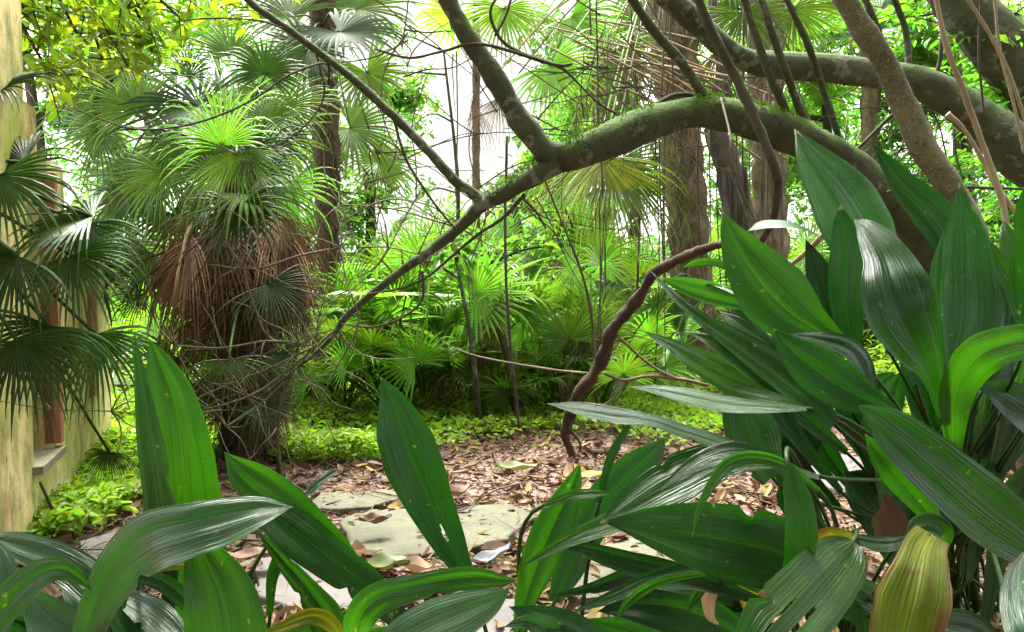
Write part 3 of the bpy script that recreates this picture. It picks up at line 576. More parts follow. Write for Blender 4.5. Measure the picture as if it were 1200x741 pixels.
spots = [  # (px, base py, scale, where)
    (405, 520, .9, 'just right of the skirted palm, at the edge of the leaf litter'), (455, 500, 1.0, 'with a pale trunk behind it, left of centre'), (500, 485, 1.1, 'above the tip of the tall ribbed leaf'),
    (545, 500, .9, 'low one in the dark hollow at the centre'), (585, 488, 1.1, 'straddling the two thin sapling stems'), (625, 495, .8, 'at the edge of the ground cover in the middle'),
    (655, 480, 1.05, 'with a star of bright green segments behind the brown branch'), (700, 486, .9, 'half hidden by the brown branch'), (728, 470, .8, 'between the brown branch and the tall trunk'),
    (752, 462, .7, 'at the left of the tall fibrous trunk'), (872, 458, .7, 'peeping past the right of the tall trunk'), (440, 470, 1.2, 'further back behind the slender palm'),
    (520, 455, 1.2, 'further back in front of the pale building'), (590, 450, 1.3, 'tall one further back at the centre'), (650, 450, 1.3, 'tall one further back below the hanging yellow frond'),
    (710, 452, 1.2, 'further back behind the brown dead fronds'), (480, 440, 1.4, 'far one glowing in the light left of centre'), (555, 432, 1.5, 'far one glowing in the light at the centre'),
    (625, 430, 1.5, 'far one glowing in the light under the fork of the limb'), (690, 432, 1.5, 'far one behind the yellow hanging fronds'), (760, 435, 1.4, 'far one left of the fibrous trunk'),
    (400, 430, 1.5, 'far one seen past the slender palm'), (860, 430, 1.5, 'far one at the right of the fibrous trunk'), (920, 425, 1.5, 'far one above the silver leaf of the clump'),
    (980, 430, 1.4, 'far one behind the big clump'), (350, 440, 1.3, 'far one behind the skirted palm'), (240, 500, 1.0, 'in the shade at the left of the skirted palm'),
    (345, 525, .8, 'in the shade at the right foot of the skirted palm'), (380, 505, 1.0, 'at the foot of the slender palm'), (200, 470, 1.3, 'behind the twin tall leaves at the left'),
    (610, 470, .9, 'small one between the sapling stems and the brown branch'), (680, 465, .95, 'small one directly behind the brown branch'), (560, 475, .9, 'small dark one behind the saplings')]
for i, (px, py, s, wh) in enumerate(spots):
    o = protos[i % 6] if i < 6 else copy_tree(protos[(i*5+2) % 6])
    g = G(px, min(py, 486)); o.location = g; o.rotation_euler = (0, 0, rnd.uniform(0, 6.28)); o.scale = (s,)*3
    o['label'] = 'young fan palm ' + wh

# ---------------------------------------------------------------- broadleaf trees and shrubs
def tree(name, base, trunk_pts, clusters, nleaf, size, mat, label, cat, group=None, bark='bark_dark', tr=.06, seed=0, twigs=True, spread=1.0, droop=.3):
    """base/trunk/clusters in world metres; clusters rows (centre, radii)"""
    root = empty(name, base, label, cat, group); r = np.random.default_rng(seed); rr = random.Random(seed)
    loc = Vector(base); mb = MB(); sp = spline([tuple(p) for p in trunk_pts], 14); pts = [Vector(q)-loc for q in sp]
    mb.tube(pts, list(np.linspace(tr, tr*.4, 14)), 9, .1)
    cen = []
    for (c, rad) in clusters:
        c = Vector(c)-loc; k = min(range(4, 14), key=lambda i: (pts[i]-c).length); a = pts[k]
        limb = [a, a.lerp(c, .5)+Vector((rr.uniform(-.1, .1), rr.uniform(-.1, .1), rr.uniform(0, .2))), c]
        q = [Vector(z) for z in spline([tuple(z) for z in limb], 7)]; mb.tube(q, list(np.linspace(tr*.4, tr*.12, 7)), 6)
        nt_ = 9
        for j in range(nt_):
            dv = Vector((rr.gauss(0, 1), rr.gauss(0, 1), rr.gauss(0, .8))).normalized()*rad*rr.uniform(.6, 1.25); s0 = q[rr.randint(3, 6)]; e0 = c+dv
            m_ = s0.lerp(e0, .5)+Vector((0, 0, rad*.12)); qq = [Vector(z) for z in spline([tuple(s0), tuple(m_), tuple(e0)], 6)]
            if twigs: mb.tube(qq, list(np.linspace(tr*.10, .002, 6)), 4)
            m = max(1, int(nleaf/len(clusters)/nt_)); t = r.uniform(.15, 1.02, m); qa = np.array([tuple(z) for z in qq])
            ii = (t*5).clip(0, 4.99); i0 = ii.astype(int); fr = (ii-i0)[:, None]; base_ = qa[i0]*(1-fr)+qa[i0+1]*fr
            cen.append(base_+r.normal(0, rad*.13*spread, (m, 3)))
    mb.build('trunk', M[bark], root)
    cen = np.concatenate(cen); v, f = leaves_cloud(cen, size, r, droop)
    cloud_obj('crown', v, f, mat, root); return root
def pc_(x, y, d): return tuple(P(x, y, d))
# far trees on the right half (bright leaves with white sky between)
def back_tree(px, d, top, cl, nleaf, size, mat, label, seed, tr=.09, bark='bark_dark', name='broadleaf_tree', cat='tree', grp='broadleaf trees behind the palms'):
    b = P(px, 400, d); b.z = 0
    t = P(px, top, d)
    cs = [(pc_(x, y, d+dd), rpx/F*d) for (x, y, rpx, dd) in cl]
    return tree(name, b, [b, b.lerp(t, .5)+Vector((.15, 0, 0)), t], cs, nleaf, size, mat, label, cat, grp, bark, tr, seed)
FARL = M['broad_far']
back_tree(960, 9, 60, [(900, 60, 70, 0), (960, 120, 80, .5), (1010, 50, 70, -.5), (940, 200, 70, 0), (1000, 210, 70, .5), (880, 140, 60, 0)], 5200, .10, FARL, 'leafy tree with light gaps behind the arching limbs', 1)
back_tree(1120, 8, 60, [(1080, 60, 70, 0), (1140, 150, 80, .3), (1190, 60, 70, 0), (1060, 150, 70, 0), (1120, 230, 70, .3), (1050, 240, 70, 0)], 6000, .085, M['broad'], 'green leafy tree behind the leaning speckled trunk', 2)
back_tree(1230, 6.5, 60, [(1180, 200, 80, 0), (1220, 280, 80, .3), (1170, 100, 60, 0), (1150, 270, 60, 0)], 3600, .075, M['broad'], 'leafy tree at the right edge above the clump', 3)
back_tree(30, 6.5, 60, [(60, 60, 90, 0), (120, 20, 80, 0), (20, 160, 80, .2), (110, 160, 60, .2), (180, 20, 80, .1), (90, 300, 50, .3)], 5200, .08, M['broad'], 'leafy tree filling the top left behind the palms', 4)
back_tree(170, 9, 120, [(120, 300, 60, 0), (150, 380, 70, 0), (200, 300, 70, 0), (150, 220, 60, 0), (220, 380, 70, 0)], 4400, .10, FARL, 'pale green tree beyond the low wall', 5)
back_tree(420, 9.5, 120, [(420, 240, 60, 0), (380, 180, 60, 0), (440, 300, 70, 0), (470, 120, 40, 0), (400, 340, 70, 0), (455, 190, 30, 0)], 4800, .10, FARL, 'pale green tree seen between the slender palm and the pale building', 6)
back_tree(600, 8.5, 230, [(560, 290, 60, 0), (630, 290, 60, 0), (600, 330, 70, 0), (680, 270, 60, 0), (520, 320, 60, 0)], 4800, .10, FARL, 'bright green bushy tree under the fork of the limb', 7)
back_tree(730, 9, 60, [(700, 60, 60, 0), (660, 120, 50, 0), (740, 150, 60, 0), (700, 220, 60, 0), (780, 200, 50, .5), (640, 200, 40, 0)], 4800, .09, FARL, 'bright tree behind the hanging palm fronds', 8)
back_tree(840, 10, 100, [(850, 260, 70, 0), (900, 300, 70, 0), (850, 120, 60, 0), (870, 370, 80, 0), (780, 330, 70, 0)], 5000, .11, FARL, 'bright tree at the right of the fibrous trunk', 9)
back_tree(520, 8, 60, [(480, 150, 40, 0), (450, 40, 30, 0), (500, 230, 50, 0), (440, 100, 40, 0)], 900, .06, M['broad'], 'sparse young tree whose leaves float before the pale building', 10, .03)
back_tree(700, 12, 20, [(660, 60, 70, 0), (720, 120, 80, 1), (770, 40, 70, 0), (640, 170, 50, 0), (690, 200, 80, 0), (600, 250, 50, 0)], 4600, .13, FARL, 'far tall tree whose pale leaves close the gaps above the fork', 40)
back_tree(900, 12, 20, [(850, 40, 90, 0), (930, 30, 90, 1), (900, 120, 90, 0), (980, 140, 90, 0), (850, 200, 90, 0), (940, 230, 90, 0)], 6000, .13, M['broad'], 'far tall tree filling the space between the two arching limbs', 41)
back_tree(1110, 11, 20, [(1040, 30, 90, 0), (1110, 90, 90, 1), (1180, 150, 90, 0), (1040, 200, 90, 0), (1110, 280, 90, 0), (1200, 30, 80, 0)], 6000, .12, FARL, 'far tall tree behind the speckled trunk and the corner trunk', 42)
back_tree(250, 11, 20, [(150, 60, 90, 0), (240, 40, 90, 0), (320, 100, 80, 0), (200, 160, 80, 0), (110, 200, 60, 0), (330, 220, 70, 0)], 5000, .12, M['broad'], 'far tall tree behind the crown of the skirted palm', 43)
# bushes closing the view at ground level
bushes = [(330, 7.5), (420, 8), (500, 8.5), (580, 8.2), (660, 8.4), (740, 8.0), (820, 7.8), (900, 8), (990, 7.5), (1080, 7), (1170, 6.5)]
bw = ['behind the skirted palm', 'behind the slender palm', 'left of the centre clearing', 'behind the saplings', 'below the bright tree', 'left of the fibrous trunk', 'right behind the fibrous trunk', 'behind the silver leaf', 'behind the glossy big leaf', 'behind the dark upright leaf', 'at the far right edge']
for i, (px, d) in enumerate(bushes):
    cl = [(px+rnd.uniform(-45, 45), rnd.uniform(320, 400), 48, rnd.uniform(-.3, .3)) for _ in range(6)]
    back_tree(px, d, 350, cl, 1500, .10, FARL if i % 2 else M['broad'], 'bright leafy bush ' + bw[i], 30+i, .03, name='bush', cat='bush', grp='bushes closing the view')
# unseen trees added behind the camera to darken the foreground
for k, (bx, by) in enumerate([(-3.2, -2.6), (0.2, -3.6), (3.6, -2.4)]):
    cl = [((bx+rnd.uniform(-1.6, 1.6), by+rnd.uniform(-1.0, .7), rnd.uniform(.6, 4.6)), .9) for _ in range(12)]
    tree('broadleaf_tree', (bx, by, 0), [(bx, by, 0), (bx+.2, by, 2), (bx, by-.2, 4.5)], cl, 3600, .26, M['broad'], ['unseen dense tree added behind the camera for shade, left', 'unseen dense tree added behind the camera for shade, middle', 'unseen dense tree added behind the camera for shade, right'][k], 'tree', 'unseen trees added to shade the foreground', 'bark_dark', .12, 90+k)
# saplings in the middle
sap = tree('sapling', G(610, 500), [G(608, 500), P(590, 400, 4.2), P(560, 340, 4.2), P(540, 285, 4.2)], [(pc_(600, 300, 4.3), .22), (pc_(560, 330, 4.2), .2), (pc_(640, 290, 4.3), .2), (pc_(600, 350, 4.2), .18), (pc_(540, 290, 4.2), .2)], 300, .07, FARL, 'thin leafy sapling leaning left in the centre', 'sapling', bark='bark_dark', tr=.028, seed=60)
sap2 = tree('sapling', G(560, 505), [G(562, 505), P(556, 430, 4.0), P(549, 380, 4.0), P(535, 310, 4.0)], [(pc_(520, 300, 4.0), .2), (pc_(490, 330, 4.0), .2), (pc_(560, 280, 4.0), .15)], 180, .07, FARL, 'thin olive sapling beside the leaning one', 'sapling', bark='bark', tr=.02, seed=61)

# leafy sprays hanging in from the top left, olive leaves against the light
tl = tree('leafy_shrub', P(-60, 741, 2.6).xy.to_3d(), [P(-60, 741, 2.6).xy.to_3d(), P(-50, 300, 2.6), P(-20, 40, 2.6), P(60, -60, 2.6)],
     [(pc_(30, 20, 2.6), .22), (pc_(90, 40, 2.7), .22), (pc_(150, 10, 2.6), .25), (pc_(60, 90, 2.7), .18), (pc_(210, 20, 2.8), .2), (pc_(120, 70, 2.8), .15), (pc_(20, -10, 2.6), .2), (pc_(180, 50, 2.9), .12), (pc_(260, 0, 2.8), .2)],
     1150, .055, M['broad_olive'], 'shrub with small olive leaves spreading across the top left corner', 'shrub', bark='bark_dark', tr=.035, seed=70)
tr_ = tree('leafy_shrub', P(1290, 741, 3.2).xy.to_3d(), [P(1290, 741, 3.2).xy.to_3d(), P(1270, 300, 3.2), P(1240, 60, 3.2)],
     [(pc_(1150, 40, 3.2), .25), (pc_(1190, 130, 3.2), .25), (pc_(1070, 20, 3.4), .25), (pc_(1180, 240, 3.3), .2)],
     520, .06, M['broad'], 'sparse shrub of small bright leaves reaching in from the right edge', 'shrub', bark='bark_dark', tr=.03, seed=71)

# ground cover
def cover():
    r = np.random.default_rng(9); N = 70000
    d = 3.3+5.2*r.uniform(0, 1, N)**1.7; xx = (r.uniform(-50, 1250, N)-600)/F*d; y0 = 3.72+.12*np.sin(xx*1.7+2)+.12*np.sin(xx*4.1+1)+.35*np.clip(xx, 0, 2)
    y0 = np.where(xx < -.4, y0-.5, y0)
    keep = d > y0+r.normal(0, .12, N)
    x1, d1 = xx[keep], d[keep]
    # strip along the wall
    n2 = 12000; s = r.uniform(-.1, 3.2, n2); o = np.abs(r.normal(.0, .3, n2)); wx = A_.x+e.x*s+nrm.x*o; wy = A_.y+e.y*s+nrm.y*o
    o2 = o < (.22+.22*s); wx, wy = wx[o2], wy[o2]
    X = np.concatenate([x1, wx]); Yv = np.concatenate([d1, wy]); n = len(X)
    h = .03+.10*np.array([max(0, .4+mnoise.noise(Vector((a*2.2, b*2.2, 5)))) for a, b in zip(X, Yv)])
    Z = r.uniform(.0, 1, n)**.7*h+.01
    v, f = leaves_cloud(np.stack([X, Yv, Z], 1), .033, r, -.15, .6, .4)
    o = cloud_obj('ground_cover', v, f, M['cover']); tag(o, 'bright green low creeping ground cover', 'ground cover', kind='stuff')
cover()
def undergrowth():
    r = np.random.default_rng(19); N = 15000
    d = r.uniform(4.25, 7.5, N); xx = (r.uniform(120, 1250, N)-600)/F*d
    g = np.array([mnoise.noise(Vector((a*1.6, b*1.6, 8))) for a, b in zip(xx, d)]); k = g > -.12; xx, d, g = xx[k], d[k], g[k]
    h = (.16+.6*(g+.12))*np.clip((d-4.1)*1.2, .35, 1); Z = r.uniform(0, 1, len(d))**.8*h
    v, f = leaves_cloud(np.stack([xx, d, Z], 1), .055, r, -.2, .36, .4)
    tag(cloud_obj('undergrowth', v, f, M['cover']), 'knee high light green undergrowth between the young palms', 'undergrowth', kind='stuff')
undergrowth()

# ---------------------------------------------------------------- the mossy leaning tree and its limbs
mt = empty('mossy_tree', (0, 0, 0), 'leaning tree with a thick mossy limb that arches right to left and forks', 'tree')
tb = P(1230, 520, 2.9); tb.z = 0; mt.location = tb
def tb_branch(name, pix, mat, root, **kw):
    o = branch(name, pix, mat, None, **kw); o.location = -root.location; o.parent = root; return o
yb = 370.5+.8*F/2.9-40
tb_branch('trunk', [(1250, yb+10, 92, 2.9), (1190, 470, 80, 2.85), (1130, 350, 66, 2.8), (1085, 285, 58, 2.75), (1040, 235, 52, 2.7), (985, 190, 48, 2.65), (930, 158, 52, 2.6), (880, 142, 46, 2.55), (825, 132, 44, 2.5), (770, 142, 44, 2.45), (720, 162, 42, 2.42), (680, 178, 40, 2.4), (655, 186, 38, 2.4)], M['bark_moss'], mt, n=90, segs=18)
def moss_tufts(root, pix, n, seed):
    r = np.random.default_rng(seed); sp = spline(pix, 60); c = []
    for i in range(n):
        a = sp[int(r.integers(0, 60))]; R0 = a[2]*.44/F*a[3]; th = r.normal(0, .75); ph = r.uniform(-.03, .03)
        q = P(a[0]+r.uniform(-8, 8), a[1], a[3])
        if mnoise.noise(q*9) < -.08+abs(th)*.12: continue
        c.append(q+Vector((0, -math.sin(th), math.cos(th)))*R0*1.0-root.location)
    v, f = leaves_cloud(np.array([tuple(x) for x in c]), .011, r, -.9, .30, .4); cloud_obj('moss', v, f, M['moss'], root)
M['moss'] = leafmat('moss_tuft', (.035, .075, .006), (.08, .14, .012), .2, (1.3, 1.5, .5), .8, .1, .3)
moss_tufts(mt, [(930, 158, 52, 2.6), (880, 142, 46, 2.55), (825, 132, 44, 2.5), (770, 142, 44, 2.45), (720, 162, 42, 2.42), (680, 178, 40, 2.4), (655, 186, 38, 2.4), (600, 222, 24, 2.42), (566, 240, 20, 2.45)], 5200, 5)
tb_branch('limb', [(668, 182, 34, 2.4), (640, 176, 34, 2.39), (612, 145, 31, 2.38), (588, 105, 29, 2.36), (565, 70, 27, 2.34), (540, 30, 25, 2.32), (520, -10, 24, 2.3), (500, -60, 22, 2.28)], M['bark'], mt, n=48, segs=14, seed=2)
tb_branch('limb', [(672, 180, 30, 2.4), (640, 200, 27, 2.4), (600, 222, 24, 2.42), (566, 240, 20, 2.45), (540, 265, 16, 2.48), (505, 293, 14, 2.5), (470, 318, 12, 2.52), (435, 345, 10, 2.55), (405, 372, 9, 2.58), (385, 400, 6, 2.6), (350, 430, 4, 2.65), (300, 470, 3, 2.7)], M['bark'], mt, n=70, segs=12, seed=3)
tb_branch('limb', [(568, 238, 14, 2.45), (555, 228, 14, 2.44), (530, 208, 13, 2.43), (495, 170, 12.5, 2.42), (460, 135, 12, 2.41), (420, 98, 11, 2.4), (385, 70, 11, 2.4), (340, 36, 10.5, 2.4), (300, 8, 10, 2.4), (270, -20, 9, 2.4)], M['bark'], mt, n=56, segs=10, seed=4)
for pix in [[(615, 228, 8, 2.42), (590, 255, 7, 2.44), (560, 275, 6, 2.46), (530, 300, 6, 2.5), (500, 325, 5, 2.5), (470, 338, 4, 2.5), (430, 345, 3, 2.5)],
            [(495, 318, 5, 2.5), (495, 350, 5, 2.5), (475, 370, 4.5, 2.5), (440, 383, 4, 2.5), (400, 380, 3, 2.52)],
            [(612, 232, 5, 2.42), (628, 248, 4.5, 2.4), (640, 268, 4, 2.4)],
            [(460, 135, 5, 2.41), (470, 170, 5, 2.42), (480, 195, 5, 2.44), (510, 240, 4.5, 2.45), (535, 270, 4, 2.45)],
            [(385, 100, 4, 2.4), (385, 75, 5, 2.4), (370, 76, 4.5, 2.35), (335, 90, 4, 2.3), (300, 115, 4, 2.3), (250, 138, 4, 2.28), (200, 150, 3.5, 2.25), (150, 150, 3, 2.2), (80, 125, 2, 2.2)],
            [(345, 38, 4, 2.4), (300, 24, 3, 2.35), (240, 22, 3, 2.3), (190, 28, 2, 2.3)],
            [(370, 60, 3.5, 2.4), (380, 110, 3.5, 2.4), (360, 145, 3, 2.4), (325, 170, 2.5, 2.4), (285, 175, 2, 2.4)],
            [(820, 112, 10, 2.55), (790, 112, 9, 2.5), (760, 128, 8, 2.46), (735, 140, 6, 2.45), (700, 165, 5, 2.43)],
            [(735, 140, 4, 2.45), (700, 120, 4, 2.4), (668, 88, 5, 2.38), (650, 76, 7, 2.36), (610, 62, 7, 2.36), (585, 44, 7, 2.36), (575, 10, 6, 2.36), (600, -20, 5, 2.36)],
            [(580, 42, 5, 2.36), (592, 20, 5, 2.36), (600, -5, 5, 2.36)],
            [(670, 75, 6, 2.38), (650, 76, 7, 2.36), (565, 52, 6, 2.3), (520, 60, 5, 2.3), (480, 68, 5, 2.3), (440, 58, 4, 2.3)]]:
    tb_branch('branch', [(a, b, w_*.72, d_) for a, b, w_, d_ in pix], M['bark_dark'], mt, n=30, segs=7)
# upright shoots
for pix in [[(930, 150, 12, 2.6), (905, 95, 11, 2.55), (885, 40, 10, 2.5), (868, -15, 9, 2.45)], [(944, 148, 13, 2.6), (925, 95, 11, 2.55), (905, 40, 10, 2.5), (890, -10, 9, 2.45)],
            [(988, 175, 9, 2.65), (968, 115, 9, 2.6), (950, 60, 9, 2.5), (920, -5, 8, 2.45)], [(830, 120, 14, 2.5), (800, 75, 13, 2.45), (765, 35, 13, 2.4), (735, -10, 12, 2.35)]]:
    tb_branch('shoot', pix, M['bark'], mt, n=24, segs=9)
# second limb tree, root out of frame at the right
s2 = empty('leaning_tree', (0, 0, 0), 'smooth olive barked tree arching in from the right edge above the mossy limb', 'tree'); s2.location = Vector((2.9, 2.9, 0))
tb_branch('trunk', [(1430, 690, 90, 3.0), (1330, 400, 72, 3.0), (1240, 225, 62, 2.95), (1190, 178, 58, 2.9), (1135, 130, 52, 2.9), (1090, 103, 46, 2.85), (1040, 88, 42, 2.85), (985, 82, 38, 2.8), (930, 78, 34, 2.8), (880, 72, 34, 2.75), (850, 55, 32, 2.7), (815, 25, 30, 2.7), (780, -5, 28, 2.65), (740, -50, 26, 2.6)], M['bark'], s2, n=90, segs=18, seed=6)
tb_branch('branch', [(1040, 88, 10, 2.85), (1030, 40, 10, 2.8), (1010, -10, 9, 2.75)], M['bark'], s2, n=16, segs=8)
tb_branch('branch', [(1065, 96, 10, 2.85), (1062, 40, 9, 2.85), (1045, -10, 8, 2.8)], M['bark'], s2, n=16, segs=8)
tb_branch('branch', [(1105, 30, 6, 2.9), (1095, 90, 6, 2.9), (1040, 140, 5, 2.95), (1000, 180, 4, 3)], M['bark_dark'], s2, n=16, segs=6)
s3 = empty('thick_tree', Vector((3.3, 3.3, 0)), 'thick grey green trunk crossing the top right corner', 'tree')
tb_branch('trunk', [(1480, 640, 100, 3.2), (1350, 330, 86, 3.2), (1240, 150, 74, 3.2), (1175, 60, 68, 3.2), (1110, -20, 62, 3.2), (1060, -80, 60, 3.2)], M['bark'], s3, n=50, segs=18, seed=7)
s4 = empty('speckled_tree', G(1215, 600), 'leaning tree with tan speckled bark crossing in front of the olive limb', 'tree')
tb_branch('trunk', [(1225, 610, 40, 2.3), (1180, 400, 38, 2.3), (1140, 270, 34, 2.3), (1112, 218, 32, 2.3), (1075, 160, 34, 2.3), (1045, 90, 30, 2.28), (1015, 40, 29, 2.26), (985, -10, 28, 2.24)], M['bark_speck'], s4, n=60, segs=14, rough=.2, seed=8)
# twisted dark trunk
s5 = empty('twisted_tree', G(905, 460), 'dark twisted trunk wrapped in climbing roots behind the mossy limb', 'tree')
tb_branch('trunk', [(895, 462, 34, 5.2), (880, 370, 28, 5.2), (868, 270, 34, 5.2), (855, 200, 38, 5.2), (838, 150, 26, 5.2), (848, 80, 18, 5.2), (835, 0, 14, 5.2)], M['bark_dark'], s5, n=50, segs=14, rough=.3, seed=9)
for k in range(4):
    ph = k*1.6; tb_branch('climbing_root', [(880-5*t+15*math.sin(ph+t*1.3), 460-t*66, 6, 5.1+.1*math.cos(ph+t*1.3)) for t in range(5)], M['bark_dark'], s5, n=30, segs=6, rough=.3, seed=k)
# reddish brown leaning branch
s6 = empty('brown_shrub', G(668, 535), 'reddish brown crooked branch rising from the leaf litter to the right', 'shrub'); dd6 = G(668, 535).y
tb_branch('trunk', [(672, 545, 26, dd6), (669, 530, 14, dd6), (662, 508, 12, dd6), (668, 488, 15, dd6-.02), (678, 462, 15, dd6-.1), (703, 428, 18, dd6-.2), (718, 386, 16, dd6-.3), (748, 350, 16, dd6-.4), (765, 322, 13, dd6-.5), (800, 302, 13, dd6-.6), (830, 290, 12, dd6-.7), (862, 286, 11, dd6-.8), (900, 300, 9, dd6-1.0)], M['bark_brown'], s6, n=90, segs=12, rough=.5, seed=10)
tb_branch('twig', [(664, 500, 5, dd6), (680, 520, 4, dd6), (675, 538, 3, dd6)], M['bark_brown'], s6, n=10, segs=5)
for pix in [[(530, 408, 2.5, 3.6), (560, 418, 3, 3.6), (600, 426, 3.5, 3.55), (650, 434, 4, 3.5), (690, 438, 4, 3.4)], [(708, 437, 5, 3.2), (730, 446, 5, 3.2), (760, 441, 5, 3.2), (800, 445, 5.5, 3.2), (830, 452, 5, 3.2)], [(722, 392, 3, 3.2), (750, 418, 4, 3.2), (775, 436, 4, 3.2), (800, 446, 4, 3.2)], [(735, 446, 3, 3.2), (715, 470, 3, 3.2), (700, 478, 2, 3.2)]]:
    tb_branch('twig', pix, M['twig'], s6, n=16, segs=6)
tag(branch('fallen_branch', [(672, 536, 6, 3.5), (690, 531, 11, 3.5), (712, 533, 11, 3.5), (745, 540, 7, 3.45)], M['bark_brown'], n=16, segs=8, rough=.25), 'short reddish branch lying on the leaf litter by the foot of the crooked one', 'branch')
tag(branch('fallen_branch', [(85, 628, 3, 2.5), (110, 612, 5, 2.55), (140, 606, 5, 2.6), (170, 590, 4, 2.75), (200, 583, 3, 2.8)], M['bark_dark'], n=20, segs=7, rough=.25), 'curving brown stick on the ground beside the yellow wall', 'branch')

# vines and canes
def vine(pix, mat, label, cat='vine', name='vine', grp='hanging vines', **kw):
    return tag(branch(name, pix, mat, n=kw.pop('n', 40), segs=8, rough=.25, **kw), label, cat, grp)
vine([(815, -10, 11, 2.2), (835, 40, 14, 2.2), (862, 90, 14, 2.2), (885, 140, 13, 2.2), (905, 190, 13, 2.2), (911, 215, 13, 2.25), (905, 260, 11, 2.3), (880, 300, 8, 2.4)], M['bark_dark'], 'thick dark vine hanging across the mossy limb')
vine([(1095, -10, 7, 1.9), (1108, 50, 7, 1.9), (1130, 110, 8, 1.9), (1150, 165, 8, 1.9), (1168, 215, 8, 1.9), (1180, 270, 8, 1.9), (1195, 420, 8, 1.85)], M['cane'], 'straight tan cane nearest the speckled trunk', 'cane', 'cane', 'tan canes')
vine([(1110, 134, 9, 1.95), (1128, 150, 6, 1.95), (1150, 185, 6, 1.95), (1165, 215, 6, 1.93), (1190, 250, 7, 1.9), (1230, 330, 7, 1.9)], M['cane'], 'broken tan cane with a snapped end', 'cane', 'cane', 'tan canes')
vine([(1128, -10, 5, 1.8), (1160, 40, 5, 1.8), (1180, 80, 5, 1.8), (1198, 130, 5, 1.8), (1215, 180, 5, 1.8)], M['cane'], 'thin tan cane crossing the thick corner trunk', 'cane', 'cane', 'tan canes')
vine([(1165, -10, 4, 1.8), (1172, 60, 4, 1.8), (1190, 130, 4, 1.8), (1200, 180, 4, 1.8)], M['cane'], 'thinnest tan cane at the right edge', 'cane', 'cane', 'tan canes')
vine([(1150, -5, 3, 2.5), (1147, 60, 3, 2.5), (1153, 135, 3, 2.5)], M['bark_dark'], 'short black stem with a few green leaves before the corner trunk')
vine([(1040, 225, 4, 2.4), (1100, 219, 4, 2.4), (1150, 220, 4, 2.4), (1210, 222, 4, 2.4)], M['bark_dark'], 'dark horizontal vine above the bright leaf tips')
vine([(845, 115, 3, 2.45), (856, 160, 3, 2.3), (857, 185, 3, 2.3), (868, 220, 3, 2.35), (885, 260, 3, 2.4)], M['twig'], 'thin tendril hung over the mossy limb')
vine([(970, 270, 7, 1.8), (940, 300, 7, 1.9), (915, 318, 5, 2.0)], M['cane'], 'short tan stick between the tall leaf tips', 'stick', 'stick', None)
vine([(535, 60, 2, 3.2), (536, 150, 2, 3.2), (534, 230, 2, 3.2)], M['twig'], 'thin bare stem against the pale building')
vine([(594, 160, 3.5, 3.7), (592, 280, 4, 3.7), (596, 380, 4, 3.7), (608, 500, 4, 3.7)], M['bark_dark'], 'thin black vine dropping straight down at the centre')
vr = random.Random(77)
for i in range(26):
    x = vr.choice([vr.uniform(690, 790), vr.uniform(830, 920), vr.uniform(690, 920)]); d = vr.uniform(4.0, 5.2); y0, y1 = vr.uniform(-30, 150), vr.uniform(330, 450)
    o = branch('vine', [(x+vr.uniform(-6, 6), y0, vr.uniform(1.5, 3.5), d), (x+vr.uniform(-8, 8), (y0+y1)/2, vr.uniform(1.5, 3), d), (x+vr.uniform(-6, 6), y1, 1.5, d)], vr.choice([M['twig'], M['bark_brown'], M['bark_dark']]), n=14, segs=5)
    tag(o, 'thin hanging vine in the curtain around the fibrous palm trunk', 'vine', 'curtain of thin vines')

def overhead_shade(root, cl, n, seed):  # unseen leaf mass added above the frame to cut light on the foreground
    r = np.random.default_rng(seed); c = []
    for (x, y, z, q) in cl: c.append(r.normal(0, q*.55, (n, 3))+np.array([x, y, z]))
    c = np.concatenate(c); c = c[c[:, 2] > 1.3+.46*np.maximum(c[:, 1], .0)]
    v, f = leaves_cloud(c-np.array(root.location), .13, r, .2); cloud_obj('crown', v, f, M['broad'], root)
overhead_shade(mt, [(.4, .4, 3.2, .9), (1.4, .2, 3.0, .9), (-.6, 1.0, 3.6, .9), (.8, 1.4, 3.8, 1), (1.8, 1.0, 3.3, .8)], 720, 1)
overhead_shade(s2, [(1.9, .4, 3.1, .8), (2.4, 1.3, 3.2, .8), (1.3, .8, 3.0, .7), (1.6, 2.0, 3.6, .7)], 480, 2)
overhead_shade(s3, [(.2, -.4, 3.0, .9), (-1.0, -.2, 3.1, .9), (1.2, -.6, 3.0, .9)], 480, 3)
